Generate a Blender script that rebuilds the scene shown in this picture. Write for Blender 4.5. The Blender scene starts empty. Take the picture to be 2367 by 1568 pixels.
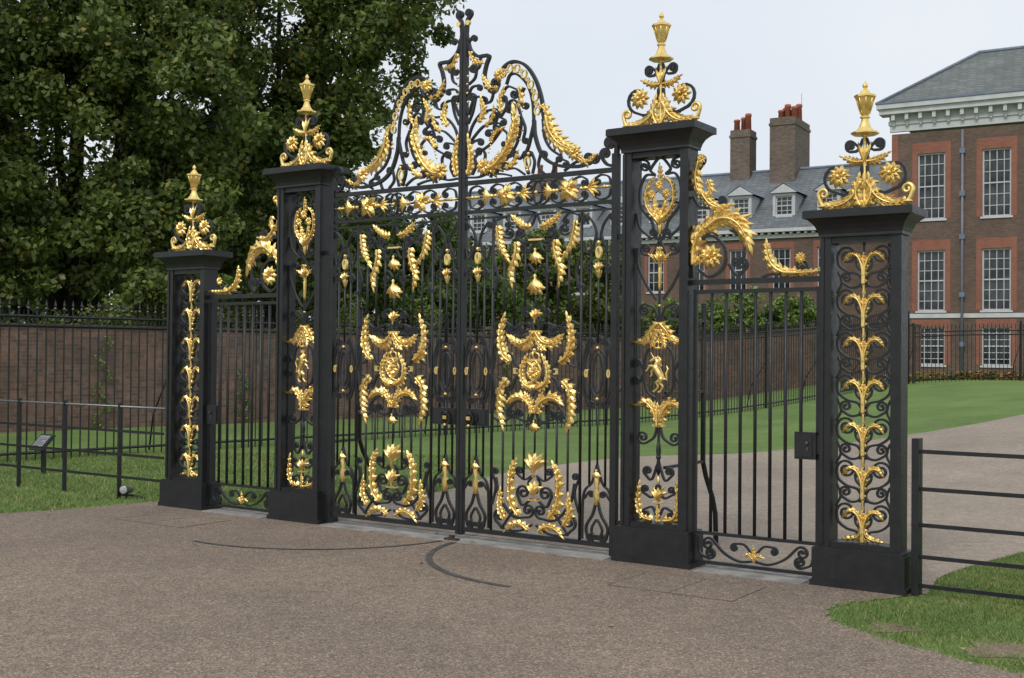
import bpy, math, random
import numpy as np
from mathutils import Matrix, Vector
R=math.radians
random.seed(7); np.random.seed(7)
scene=bpy.context.scene
COL=scene.collection
TH=R(34.2); CT,ST=math.cos(TH),math.sin(TH)
CX,CY=-0.487,10.346
def GW(s,t): return (CX+s*CT+t*ST, CY-s*ST+t*CT)
def sm(u):
    u=max(0.0,min(1.0,u)); return u*u*(3-2*u)
def gh(x,y):
    t=(x-CX)*ST+(y-CY)*CT
    return 0.9*sm((x-3)/14)*sm((t-3)/9)

# ---------------------------------------------------------------- materials
def newmat(name):
    m=bpy.data.materials.new(name); m.use_nodes=True
    nt=m.node_tree; b=nt.nodes['Principled BSDF']
    return m,nt,b
def N(nt,t,**k):
    n=nt.nodes.new(t)
    for a,v in k.items(): setattr(n,a,v)
    return n
def ramp(nt,fac,stops):
    r=N(nt,'ShaderNodeValToRGB'); e=r.color_ramp.elements
    while len(e)<len(stops): e.new(0.5)
    for i,(p,c) in enumerate(stops):
        e[i].position=p; e[i].color=(c[0],c[1],c[2],1)
    nt.links.new(fac,r.inputs[0]); return r.outputs[0]
def noise(nt,vec,scale,detail=4,rough=0.55):
    n=N(nt,'ShaderNodeTexNoise'); n.inputs['Scale'].default_value=scale
    n.inputs['Detail'].default_value=detail; n.inputs['Roughness'].default_value=rough
    nt.links.new(vec,n.inputs['Vector']); return n.outputs['Fac']
def objc(nt): return N(nt,'ShaderNodeTexCoord').outputs['Object']
def mixc(nt,f,a,b,mode='MIX'):
    m=N(nt,'ShaderNodeMix',data_type='RGBA',blend_type=mode)
    for s,v in ((m.inputs[0],f),(m.inputs[6],a),(m.inputs[7],b)):
        if isinstance(v,(int,float)): s.default_value=v
        elif isinstance(v,tuple): s.default_value=(v[0],v[1],v[2],1)
        else: nt.links.new(v,s)
    return m.outputs[2]
def bump(nt,b,h,strength,dist=0.01):
    n=N(nt,'ShaderNodeBump'); n.inputs['Strength'].default_value=strength
    n.inputs['Distance'].default_value=dist
    nt.links.new(h,n.inputs['Height']); nt.links.new(n.outputs[0],b.inputs['Normal'])

def m_iron():
    m,nt,b=newmat('black_painted_iron'); o=objc(nt)
    c=ramp(nt,noise(nt,o,9),[(0.3,(0.009,0.010,0.011)),(0.75,(0.019,0.020,0.022))])
    nt.links.new(c,b.inputs['Base Color'])
    r=ramp(nt,noise(nt,o,25),[(0.3,(0.36,)*3),(0.7,(0.52,)*3)])
    nt.links.new(r,b.inputs['Roughness'])
    bump(nt,b,noise(nt,o,60),0.15,0.003); return m
def m_gold():
    m,nt,b=newmat('gold_leaf_gilding'); o=objc(nt)
    c=ramp(nt,noise(nt,o,14),[(0.25,(0.74,0.48,0.14)),(0.5,(0.95,0.70,0.25)),(0.8,(1.0,0.82,0.38))])
    nt.links.new(c,b.inputs['Base Color'])
    b.inputs['Metallic'].default_value=0.85
    r=ramp(nt,noise(nt,o,40),[(0.3,(0.25,)*3),(0.7,(0.42,)*3)])
    nt.links.new(r,b.inputs['Roughness'])
    bump(nt,b,noise(nt,o,70),0.3,0.004); return m
def m_gravel(name,ca,cb,cc,big=0.5):
    m,nt,b=newmat(name)
    o=N(nt,'ShaderNodeNewGeometry').outputs['Position']
    v=N(nt,'ShaderNodeTexVoronoi'); v.inputs['Scale'].default_value=120
    nt.links.new(o,v.inputs['Vector'])
    sep=N(nt,'ShaderNodeSeparateColor'); nt.links.new(v.outputs['Color'],sep.inputs[0])
    st=ramp(nt,sep.outputs[0],[(0.0,ca),(0.4,cb),(0.8,cb),(1.0,cc)])
    n1=ramp(nt,noise(nt,o,0.45,7,0.62),[(0.3,(0.76,0.77,0.79)),(0.7,(1.14,1.12,1.10))])
    n2=ramp(nt,noise(nt,o,9,5,0.7),[(0.3,(0.82,)*3),(0.7,(1.15,)*3)])
    n3=ramp(nt,noise(nt,o,38,3,0.7),[(0.3,(0.80,)*3),(0.7,(1.18,)*3)])
    c=mixc(nt,1.0,st,n1,'MULTIPLY'); c=mixc(nt,1.0,c,n2,'MULTIPLY'); c=mixc(nt,1.0,c,n3,'MULTIPLY')
    nt.links.new(c,b.inputs['Base Color']); b.inputs['Roughness'].default_value=0.9
    bump(nt,b,v.outputs['Distance'],0.5,0.005); return m
def m_grass():
    m,nt,b=newmat('lawn_grass'); o=objc(nt)
    c1=ramp(nt,noise(nt,o,0.5,8,0.7),[(0.3,(0.085,0.15,0.03)),(0.5,(0.125,0.205,0.042)),(0.72,(0.185,0.255,0.07))])
    c2=ramp(nt,noise(nt,o,30,5,0.75),[(0.3,(0.65,)*3),(0.7,(1.3,)*3)])
    c=mixc(nt,1.0,c1,c2,'MULTIPLY')
    pf=ramp(nt,noise(nt,o,0.9,5,0.6),[(0.60,(0,0,0)),(0.72,(0.7,)*3)])
    c=mixc(nt,pf,c,(0.20,0.17,0.085))
    nt.links.new(c,b.inputs['Base Color']); b.inputs['Roughness'].default_value=0.95
    bump(nt,b,noise(nt,o,60,4,0.8),0.8,0.02); return m
def m_blade():
    m,nt,b=newmat('grass_blade')
    g=N(nt,'ShaderNodeNewGeometry')
    c=ramp(nt,g.outputs['Random Per Island'],[(0.0,(0.085,0.15,0.028)),(0.5,(0.15,0.245,0.048)),(0.78,(0.22,0.29,0.085)),(1.0,(0.36,0.31,0.16))])
    n=ramp(nt,noise(nt,objc(nt),1.6,5,0.65),[(0.35,(0.75,0.85,0.8)),(0.7,(1.3,1.12,1.2))])
    c=mixc(nt,1.0,c,n,'MULTIPLY')
    nt.links.new(c,b.inputs['Base Color']); b.inputs['Roughness'].default_value=0.7; return m
def m_leaf(name,stops,rough=0.5,tr=0.3):
    m,nt,b=newmat(name)
    g=N(nt,'ShaderNodeNewGeometry')
    c=ramp(nt,g.outputs['Random Per Island'],stops)
    n=ramp(nt,noise(nt,objc(nt),0.6,3),[(0.3,(0.75,)*3),(0.7,(1.25,)*3)])
    c=mixc(nt,1.0,c,n,'MULTIPLY')
    nt.links.new(c,b.inputs['Base Color']); b.inputs['Roughness'].default_value=rough
    if tr>0:
        t=N(nt,'ShaderNodeBsdfTranslucent'); nt.links.new(c,t.inputs[0])
        mx=N(nt,'ShaderNodeMixShader'); mx.inputs[0].default_value=tr
        nt.links.new(b.outputs[0],mx.inputs[1]); nt.links.new(t.outputs[0],mx.inputs[2])
        nt.links.new(mx.outputs[0],nt.nodes['Material Output'].inputs[0])
    return m
def wallvec(nt,k=1.0):
    o=objc(nt); s=N(nt,'ShaderNodeSeparateXYZ'); nt.links.new(o,s.inputs[0])
    a=N(nt,'ShaderNodeMath',operation='ADD'); nt.links.new(s.outputs[0],a.inputs[0]); nt.links.new(s.outputs[1],a.inputs[1])
    z=N(nt,'ShaderNodeMath',operation='MULTIPLY'); nt.links.new(s.outputs[2],z.inputs[0]); z.inputs[1].default_value=k
    c=N(nt,'ShaderNodeCombineXYZ'); nt.links.new(a.outputs[0],c.inputs[0]); nt.links.new(z.outputs[0],c.inputs[1])
    return c.outputs[0]
def m_brick(name,c1,c2,mort,bw=0.22,rh=0.075,var=1.0,k=1.0,rough=0.9,ms=0.008,stain=0.0):
    m,nt,b=newmat(name); v=wallvec(nt,k)
    t=N(nt,'ShaderNodeTexBrick'); nt.links.new(v,t.inputs['Vector'])
    t.inputs['Scale'].default_value=1.0; t.inputs['Brick Width'].default_value=bw
    t.inputs['Row Height'].default_value=rh; t.inputs['Mortar Size'].default_value=ms
    t.inputs['Color1'].default_value=(*c1,1); t.inputs['Color2'].default_value=(*c2,1); t.inputs['Mortar'].default_value=(*mort,1)
    n=ramp(nt,noise(nt,objc(nt),0.8,6,0.65),[(0.25,(1-0.4*var,)*3),(0.75,(1+0.35*var,)*3)])
    n2=ramp(nt,noise(nt,objc(nt),7,4,0.7),[(0.25,(1-0.3*var,)*3),(0.75,(1+0.3*var,)*3)])
    c=mixc(nt,1.0,t.outputs['Color'],n,'MULTIPLY'); c=mixc(nt,1.0,c,n2,'MULTIPLY')
    if stain>0:
        f=ramp(nt,noise(nt,objc(nt),1.7,6,0.7),[(0.48,(0,0,0)),(0.68,(stain,)*3)])
        c=mixc(nt,f,c,(0.07,0.068,0.05))
    nt.links.new(c,b.inputs['Base Color']); b.inputs['Roughness'].default_value=rough
    bump(nt,b,t.outputs['Fac'],-0.4,0.01); return m
def m_plain(name,c,rough=0.6,var=0.2,scale=4,metal=0.0):
    m,nt,b=newmat(name)
    n=ramp(nt,noise(nt,objc(nt),scale,6,0.6),[(0.3,tuple(x*(1-var) for x in c)),(0.7,tuple(min(1,x*(1+var)) for x in c))])
    nt.links.new(n,b.inputs['Base Color']); b.inputs['Roughness'].default_value=rough; b.inputs['Metallic'].default_value=metal
    return m
IRON=m_iron(); GOLD=m_gold()
GRAVEL=m_gravel('bound_gravel',(0.10,0.074,0.053),(0.24,0.185,0.142),(0.46,0.375,0.29))
PATHM=m_gravel('pale_gravel',(0.20,0.162,0.125),(0.31,0.258,0.205),(0.45,0.39,0.315))
GRASS=m_grass(); BLADE=m_blade()
LEAF1=m_leaf('plane_tree_leaves',[(0.0,(0.065,0.10,0.02)),(0.5,(0.12,0.175,0.034)),(0.93,(0.20,0.255,0.055)),(1.0,(0.34,0.27,0.07))],0.5,0.28)
LEAF2=m_leaf('shrub_leaves',[(0.0,(0.085,0.14,0.024)),(0.6,(0.15,0.235,0.045)),(1.0,(0.23,0.32,0.08))],0.5,0.22)
LEAF3=m_leaf('dark_wood_leaves',[(0.0,(0.025,0.042,0.011)),(0.6,(0.05,0.085,0.018)),(1.0,(0.10,0.15,0.035))],0.5,0.0)
FLOW=m_leaf('orange_flowers',[(0.0,(0.05,0.09,0.02)),(0.65,(0.06,0.10,0.02)),(0.7,(0.50,0.16,0.02)),(1.0,(0.5,0.22,0.03))],0.6,0.0)
BARK=m_plain('bark',(0.04,0.035,0.026),0.9,0.4,6)
BRICKW=m_brick('garden_wall_brick',(0.21,0.112,0.08),(0.11,0.068,0.053),(0.155,0.13,0.108),var=1.0,stain=0.6)
BRICKO=m_brick('wall_coping_brick',(0.105,0.07,0.055),(0.06,0.045,0.038),(0.09,0.08,0.07),bw=0.11,var=1.0,stain=0.8)
BRICKP=m_brick('palace_brick',(0.165,0.105,0.078),(0.11,0.072,0.056),(0.15,0.12,0.10),var=0.5)
BRICKR=m_brick('red_rubbed_brick',(0.32,0.115,0.073),(0.25,0.092,0.062),(0.27,0.16,0.12),var=0.45)
BRICKC=m_brick('chimney_brick',(0.19,0.14,0.105),(0.11,0.085,0.068),(0.18,0.155,0.13),var=0.6)
SLATE=m_brick('roof_slate',(0.17,0.195,0.21),(0.125,0.142,0.154),(0.08,0.088,0.095),bw=0.4,rh=0.22,var=0.6,k=1.4,rough=0.6,ms=0.02)
SLATE2=m_brick('weathered_slate',(0.16,0.18,0.17),(0.12,0.135,0.13),(0.08,0.088,0.085),bw=0.4,rh=0.22,var=0.7,k=1.4,rough=0.65,ms=0.02)
WHITE=m_plain('white_painted_stone',(0.56,0.57,0.585),0.6,0.12,2)
LEAD=m_plain('lead_pipe',(0.16,0.20,0.26),0.5,0.2,3)
POT=m_plain('terracotta',(0.42,0.13,0.075),0.8,0.2,5)
SILL=m_plain('sill_stone',(0.27,0.26,0.24),0.85,0.4,5)
STEEL=m_plain('worn_steel',(0.085,0.083,0.08),0.55,0.35,8,0.3)
RUST=m_plain('rusty_iron',(0.06,0.035,0.025),0.8,0.4,30)
GALV=m_plain('galvanised_rail',(0.18,0.185,0.19),0.35,0.2,10,0.6)
LENS=m_plain('lamp_lens',(0.35,0.36,0.37),0.2,0.3,30)
PLQ=m_plain('plaque_face',(0.24,0.25,0.26),0.4,0.08,20)
PRINT=m_plain('dark_print',(0.05,0.05,0.06),0.6,0.1,20)
COVER=m_plain('cover_rim',(0.145,0.115,0.09),0.8,0.4,10)
def m_glass():
    m,nt,b=newmat('window_glass')
    c=ramp(nt,noise(nt,objc(nt),0.9,2),[(0.35,(0.012,0.014,0.017)),(0.65,(0.09,0.10,0.11))])
    nt.links.new(c,b.inputs['Base Color']); b.inputs['Roughness'].default_value=0.12; return m
GLASS=m_glass()

# ---------------------------------------------------------------- mesh builder
def catmull(pts,n=8):
    if len(pts)<3:
        (a,b)=pts[0],pts[-1]
        return [tuple(a[i]+(b[i]-a[i])*k/n for i in range(len(a))) for k in range(n+1)]
    P=[tuple(2*pts[0][i]-pts[1][i] for i in range(len(pts[0])))]+list(pts)+[tuple(2*pts[-1][i]-pts[-2][i] for i in range(len(pts[0])))]
    out=[]
    for j in range(1,len(P)-2):
        p0,p1,p2,p3=P[j-1],P[j],P[j+1],P[j+2]
        for k in range(n):
            u=k/n
            out.append(tuple(0.5*((2*p1[i])+(-p0[i]+p2[i])*u+(2*p0[i]-5*p1[i]+4*p2[i]-p3[i])*u*u+(-p0[i]+3*p1[i]-3*p2[i]+p3[i])*u**3) for i in range(len(p1))))
    out.append(tuple(pts[-1])); return out
def spiral(path,Rr,turn,turns=1.4,shrink=0.22,n=16):
    (x0,y0),(x1,y1)=path[-2],path[-1]
    h=math.atan2(y1-y0,x1-x0)
    na=h+turn*math.pi/2
    cx,cy=x1+Rr*math.cos(na),y1+Rr*math.sin(na)
    a0=na+math.pi; K=int(n*turns); out=list(path)
    for k in range(1,K+1):
        u=k/K; r=Rr*(1-(1-shrink)*u)
        a=a0+turn*2*math.pi*turns*u
        out.append((cx+r*math.cos(a),cy+r*math.sin(a)))
    return out
class MB:
    def __init__(s): s.v=[];s.f=[];s.s=[];s.pieces=[];s.depth=0
    def begin(s,n):
        s.depth+=1
        if s.depth==1: s._b=(n,len(s.v),len(s.f))
    def end(s):
        s.depth-=1
        if s.depth==0: s.pieces.append((*s._b,len(s.v),len(s.f)))
    def add(s,v,f,smooth=False):
        o=len(s.v); s.v+=v; s.f+=[tuple(i+o for i in q) for q in f]; s.s+=[smooth]*len(f)
    def box(s,x0,x1,y0,y1,z0,z1):
        s.add([(x0,y0,z0),(x1,y0,z0),(x1,y1,z0),(x0,y1,z0),(x0,y0,z1),(x1,y0,z1),(x1,y1,z1),(x0,y1,z1)],
              [(0,3,2,1),(4,5,6,7),(0,1,5,4),(1,2,6,5),(2,3,7,6),(3,0,4,7)])
    def frustum(s,cx,cy,z0,z1,a0,b0,a1,b1):
        v=[(cx+sx*a,cy+sy*b,z) for z,a,b in((z0,a0,b0),(z1,a1,b1)) for sx,sy in((-1,-1),(1,-1),(1,1),(-1,1))]
        s.add(v,[(0,3,2,1),(4,5,6,7),(0,1,5,4),(1,2,6,5),(2,3,7,6),(3,0,4,7)])
    def ribbon(s,path,w,d,t=0.0,taper=None):
        n=len(path); v=[]
        for i,p in enumerate(path):
            a=path[max(0,i-1)]; b=path[min(n-1,i+1)]
            dx,dy=b[0]-a[0],b[1]-a[1]; l=math.hypot(dx,dy) or 1
            nx,ny=-dy/l,dx/l; ww=w/2
            if taper is not None: ww*=1+(taper-1)*i/(n-1)
            for sx,st in((1,-1),(1,1),(-1,1),(-1,-1)):
                v.append((p[0]+nx*ww*sx,t+st*d/2,p[1]+ny*ww*sx))
        f=[(0,1,2,3),(4*n-1,4*n-2,4*n-3,4*n-4)]
        for i in range(n-1):
            for k in range(4):
                a=4*i+k; b=4*i+(k+1)%4
                f.append((a,b,b+4,a+4))
        s.add(v,f)
    def tube(s,path,rad,n=6,smooth=True):
        m=len(path); v=[]
        for i,p in enumerate(path):
            a=Vector(path[max(0,i-1)]); b=Vector(path[min(m-1,i+1)])
            d=(b-a); d=d.normalized() if d.length>1e-9 else Vector((0,0,1))
            up=Vector((0,1,0)) if abs(d.y)<0.9 else Vector((1,0,0))
            x=d.cross(up).normalized(); y=d.cross(x)
            r=rad[i] if isinstance(rad,(list,tuple)) else rad
            for k in range(n):
                q=2*math.pi*k/n
                o=Vector(p)+x*(r*math.cos(q))+y*(r*math.sin(q)); v.append(tuple(o))
        f=[tuple(range(n))[::-1],tuple(range((m-1)*n,m*n))]
        for i in range(m-1):
            for k in range(n):
                f.append((i*n+k,i*n+(k+1)%n,(i+1)*n+(k+1)%n,(i+1)*n+k))
        s.add(v,f,smooth)
    def lathe(s,cx,cy,prof,n=10,smooth=True,rot=0.0,sy=1.0):
        v=[];m=len(prof)
        for r,z in prof:
            for k in range(n):
                q=2*math.pi*k/n+rot; v.append((cx+r*math.cos(q),cy+sy*r*math.sin(q),z))
        f=[tuple(range(n))[::-1],tuple(range((m-1)*n,m*n))]
        for i in range(m-1):
            for k in range(n):
                f.append((i*n+k,i*n+(k+1)%n,(i+1)*n+(k+1)%n,(i+1)*n+k))
        s.add(v,f,smooth)
    def ball(s,x,t,z,r,n=8):
        s.lathe(x,t,[(r*math.sin(math.pi*k/6)+1e-4,z-r*math.cos(math.pi*k/6)) for k in range(7)],n)
    def gball(s,x,t,z,r): s.begin('gilded_bead'); s.ball(x,t,z,r); s.end()
    def collar(s,*a): s.begin('gilded_collar'); s.box(*a); s.end()
    def leaflet(s,b,ang,L,W,t,tm=-0.1,tt=0.1,bend=0.0,n=5):
        v=[]
        x,z=b; a=ang
        for i in range(n+1):
            u=i/n
            hw=W*math.sin(math.pi*(0.2+0.8*u))**0.7*0.5 if u<1 else 0.0008
            tc=t+L*(tm*math.sin(math.pi*u*0.8)+tt*u*u)
            nx,nz=-math.sin(a),math.cos(a)
            v+=[(x+nx*hw,tc+hw*0.55,z+nz*hw),(x,tc-hw*0.25,z),(x-nx*hw,tc+hw*0.55,z-nz*hw)]
            x+=math.cos(a)*L/n; z+=math.sin(a)*L/n; a+=bend/n
        f=[]
        for i in range(n):
            o=3*i; f+=[(o,o+1,o+4,o+3),(o+1,o+2,o+5,o+4)]
        s.add(v,f,False)
    def acanthus(s,pts,w,n=6,t=0.0,sides=(1,-1),rib=0.006,ang0=64,ang1=26,tm=-0.05):
        s.begin('gilded_leaf')
        w*=1.72
        P=catmull(pts,10); m=len(P)-1
        tot=sum(math.dist(P[i],P[i+1]) for i in range(m))
        n=max(3,int(round(n*0.92))); sp=tot/n
        def at(u):
            i=min(m-1,int(u*m)); f=u*m-i
            p=(P[i][0]+(P[i+1][0]-P[i][0])*f,P[i][1]+(P[i+1][1]-P[i][1])*f)
            return p,math.atan2(P[i+1][1]-P[i][1],P[i+1][0]-P[i][0])
        v=[];K=18
        for k in range(K+1):
            u=k/K; p,h=at(u*0.999); hw=w*0.34*(math.sin(math.pi*(0.12+0.86*u))**0.7)*(1+0.12*math.sin(k*2.4))
            nx,nz=-math.sin(h),math.cos(h)
            v+=[(p[0]+nx*hw,t+0.006+hw*0.45,p[1]+nz*hw),(p[0]+nx*hw*0.5,t-0.002+hw*0.05*(1 if k%2 else 3),p[1]+nz*hw*0.5),(p[0],t+0.002,p[1]),(p[0]-nx*hw*0.5,t-0.002+hw*0.05*(1 if k%2 else 3),p[1]-nz*hw*0.5),(p[0]-nx*hw,t+0.006+hw*0.45,p[1]-nz*hw)]
        s.add(v,[(5*i+j,5*i+j+1,5*i+6+j,5*i+5+j) for i in range(K) for j in range(4)])
        for k in range(n):
            u=(k+0.1)/n
            p,h=at(u)
            for sg in sides:
                pr=math.sin(math.pi*(0.26+0.62*u))**0.8*random.choice((1.0,1.05,0.86))
                a=R(ang0+(ang1-ang0)*u+random.uniform(-7,7))*sg
                L=w*pr*random.uniform(0.9,1.1)
                s.leaflet(p,h+a*0.75,L,max(sp*0.80,L*0.32),t+0.002-0.001*k,tm,0.35,bend=sg*0.55)
                q=(p[0]+math.cos(h+a*0.8)*L*0.42,p[1]+math.sin(h+a*0.8)*L*0.42)
                s.leaflet(q,h+a*0.15,L*0.50,max(sp*0.5,L*0.2),t-0.004,-0.05,0.3,bend=-sg*0.3)
        p,h=at(0.97); s.leaflet(p,h,w*0.7,w*0.34,t-0.006,tm,0.25)
        s.tube([(q[0],t-0.010,q[1]) for q in P],[rib*(1.0-0.8*i/m) for i in range(m+1)],5)
        s.end()
    def rosette(s,c,r,t):
        s.begin('gilded_rosette')
        for L,k,tl,o,tm in((r,10,0.15,0,-0.2),(r*0.78,9,-0.15,0.3,-0.3),(r*0.52,7,-0.5,0.1,-0.4)):
            for i in range(k):
                s.leaflet(c,2*math.pi*i/k+o,L,L*0.55,t-0.01,tm,tl+0.1)
        s.ball(c[0],t-r*0.42,c[1],r*0.18)
        s.ball(c[0],t,c[1],r*0.25)
        s.end()
    def cup(s,c,h,w,t,up=1):
        s.begin('gilded_tassel')
        x,z=c; h*=1.1
        z0=z-up*h/2
        for q in (-34,-17,0,17,34):
            s.leaflet((x,z0+up*h*0.1),R(90*up+q*up),h*(0.95 if abs(q)<30 else 0.9),w*0.30,t,-0.15,0.3,bend=R(q)*1.9*up)
        for q in (-25,-9,9,25):
            s.leaflet((x,z0+up*h*0.05),R(90*up+q*up),h*0.75,w*0.26,t-0.012,-0.2,0.1,bend=R(q)*1.6*up)
            s.leaflet((x,z0+up*h*0.05),R(90*up+q*up),h*0.75,w*0.26,t+0.02,0.2,-0.1,bend=R(q)*1.6*up)
        s.lathe(x,t,[(0.003,z0-up*h*0.35),(w*0.09,z0-up*h*0.24),(w*0.05,z0-up*h*0.1),(w*0.12,z0+up*h*0.05),(w*0.12,z0+up*h*0.2),(w*0.04,z0+up*h*0.5)],8)
        s.end()
    def ring(s,c,rx,rz,w,d,t,n=28):
        s.ribbon([(c[0]+rx*math.cos(2*math.pi*k/n),c[1]+rz*math.sin(2*math.pi*k/n)) for k in range(n+1)],w,d,t)
    def disc(s,c,r,d,t,n=8):
        v=[(c[0]+r*math.cos(2*math.pi*k/n),t+q,c[1]+r*math.sin(2*math.pi*k/n)) for q in(-d/2,d/2) for k in range(n)]
        s.add(v,[tuple(range(n)),tuple(range(n,2*n))[::-1]]+[(k,(k+1)%n,n+(k+1)%n,n+k) for k in range(n)])
    def scroll(s,pts,R1=None,d1=1,n1=1.4,R0=None,d0=1,n0=1.4,w=0.014,d=0.02,t=0.0,knob=True):
        p=catmull(pts,7)
        if R1: 
            p=spiral(p,R1,d1,n1)
            if knob: s.disc(p[-1],w*0.75,d*1.25,t)
        if R0:
            p=spiral(p[::-1],R0,d0,n0)
            if knob: s.disc(p[-1],w*0.75,d*1.25,t)
        s.ribbon(p,w,d,t)
    def obj(s,name,mat,parent=None,off=(0,0,0),mirror=False,loc=None):
        me=bpy.data.meshes.new(name)
        sg=-1 if mirror else 1
        me.from_pydata([((x-off[0])*sg,y-off[1],z-off[2]) for x,y,z in s.v],[],s.f if not mirror else [q[::-1] for q in s.f])
        me.polygons.foreach_set('use_smooth',s.s); me.update()
        me.materials.append(mat)
        o=bpy.data.objects.new(name,me); COL.objects.link(o)
        if parent: o.parent=parent
        if loc: o.location=loc
        return o
    def split(s,rest,mat,parent,off=(0,0,0),mirror=False):
        usedf=set()
        for (n,v0,f0,v1,f1) in s.pieces:
            m=MB(); m.v=s.v[v0:v1]; m.f=[tuple(i-v0 for i in q) for q in s.f[f0:f1]]; m.s=s.s[f0:f1]
            m.obj(n,mat,parent,off,mirror); usedf.update(range(f0,f1))
        m=MB(); mp={}
        for i,q in enumerate(s.f):
            if i in usedf: continue
            nq=[]
            for k in q:
                if k not in mp: mp[k]=len(m.v); m.v.append(s.v[k])
                nq.append(mp[k])
            m.f.append(tuple(nq)); m.s.append(s.s[i])
        if m.f: m.obj(rest,mat,parent,off,mirror)
def empty(name,loc,rz,label,cat,group=None,kind=None):
    e=bpy.data.objects.new(name,None); COL.objects.link(e); e.empty_display_size=0.2
    e.location=loc; e.rotation_euler=(0,0,rz); e['label']=label; e['category']=cat
    if group: e['group']=group
    if kind: e['kind']=kind
    return e
def copyto(o,parent):
    c=o.copy(); COL.objects.link(c); c.parent=parent; return c
def gempty(name,s,t,*a,**k):
    x,y=GW(s,t); return empty(name,(x,y,0),-TH,*a,**k)
GT=0.07
# ---------------------------------------------------------------- finial
def build_finial(z0,tc):
    b=MB(); g=MB()
    for q in(1,-1):
        g.acanthus([(q*0.02,z0+0.21),(q*0.085,z0+0.10),(q*0.18,z0+0.045),(q*0.29,z0+0.045)],0.055,8,tc-0.02,rib=0.014)
        g.acanthus([(q*0.02,z0+0.03),(q*0.055,z0+0.12),(q*0.035,z0+0.24)],0.040,5,tc-0.03,rib=0.012)
        pth=spiral(catmull([(q*0.16,z0+0.03),(q*0.30,z0+0.045),(q*0.34,z0+0.12)],6),0.042,q,1.25)
        g.begin('gilded_curl'); g.tube([(p[0],tc,p[1]) for p in pth],[0.021-0.012*i/len(pth) for i in range(len(pth))],6); g.end()
        b.scroll([(q*0.02,z0+0.32),(q*0.04,z0+0.18),(q*0.13,z0+0.12),(q*0.235,z0+0.15)],0.112,q,0.95,w=0.020,d=0.026,t=tc)
        g.rosette((q*0.185,z0+0.255),0.090,tc-0.01)
        g.acanthus([(q*0.01,z0+0.355),(q*0.08,z0+0.36),(q*0.165,z0+0.40)],0.030,5,tc,rib=0.010)
        b.scroll([(q*0.012,z0+0.36),(q*0.03,z0+0.44),(q*0.085,z0+0.50)],0.035,q*-1,1.2,w=0.018,d=0.024,t=tc)
        b.scroll([(q*0.012,z0+0.52),(q*0.05,z0+0.44),(q*0.10,z0+0.43)],0.038,q,1.2,w=0.018,d=0.024,t=tc)
    g.lathe(0,tc,[(0.02,z0+0.0),(0.035,z0+0.02),(0.018,z0+0.08),(0.014,z0+0.2),(0.026,z0+0.24),(0.012,z0+0.28),(0.016,z0+0.38),(0.028,z0+0.41),(0.013,z0+0.45),(0.016,z0+0.53),(0.03,z0+0.55)],8)
    g.begin('gilded_sprig')
    for q in(-20,0,20):
        g.leaflet((0,z0+0.36),R(90+q),0.15,0.03,tc-0.02,-0.1,0.2)
    g.end()
    u=MB(); zz=z0+0.545; r4=math.pi/8
    u.lathe(0,tc,[(0.090,zz),(0.100,zz+0.008),(0.100,zz+0.018),(0.070,zz+0.024),(0.044,zz+0.056),(0.028,zz+0.095),(0.024,zz+0.118),(0.036,zz+0.122),(0.036,zz+0.130),(0.024,zz+0.138),(0.032,zz+0.160),(0.052,zz+0.225),(0.064,zz+0.268),(0.078,zz+0.272),(0.078,zz+0.286),(0.046,zz+0.292),(0.028,zz+0.318),(0.011,zz+0.338),(0.020,zz+0.352),(0.018,zz+0.366),(0.002,zz+0.39)],8,False,r4)
    for k in range(8):
        a=2*math.pi*k/8+r4
        u.tube([(0.030*math.cos(a),tc+0.030*math.sin(a),zz+0.15),(0.053*math.cos(a),tc+0.053*math.sin(a),zz+0.225),(0.066*math.cos(a),tc+0.066*math.sin(a),zz+0.268)],0.005,5)
    return b,g,u
# ---------------------------------------------------------------- piers
SD=0.18
def pier_body(H):
    base=MB(); tc=SD/2
    base.box(-0.345,0.345,-0.055,SD+0.055,0.0,0.045)
    base.box(-0.33,0.33,-0.045,SD+0.045,0.045,0.262)
    base.box(-0.32,0.32,-0.038,SD+0.038,0.262,0.285)
    sh=MB()
    for q in(-1,1):
        x0,x1=sorted((q*0.285,q*0.215))
        sh.box(x0,x1,0,SD,0.285,H-0.19)
        xa,xb=sorted((q*0.291,q*0.264))
        sh.box(xa,xb,-0.009,-0.0005,0.30,H-0.20)
    sh.box(-0.2149,0.2149,0.01,SD-0.01,0.285,0.32); sh.box(-0.2149,0.2149,0.01,SD-0.01,H-0.235,H-0.19)
    cap=MB()
    cap.box(-0.30,0.30,-0.02,SD+0.02,H-0.19,H-0.168)
    prof=[(0.0,H-0.168),(0.008,H-0.14),(0.025,H-0.105),(0.052,H-0.076),(0.075,H-0.058)]
    for (a,z),(b,z2) in zip(prof,prof[1:]):
        cap.frustum(0,tc,z,z2,0.302+a,SD/2+0.022+a,0.302+b,SD/2+0.022+b)
    cap.box(-0.392,0.392,-0.112,SD+0.112,H-0.058,H-0.006); cap.box(-0.384,0.384,-0.104,SD+0.104,H-0.006,H)
    return base,sh,cap
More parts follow.
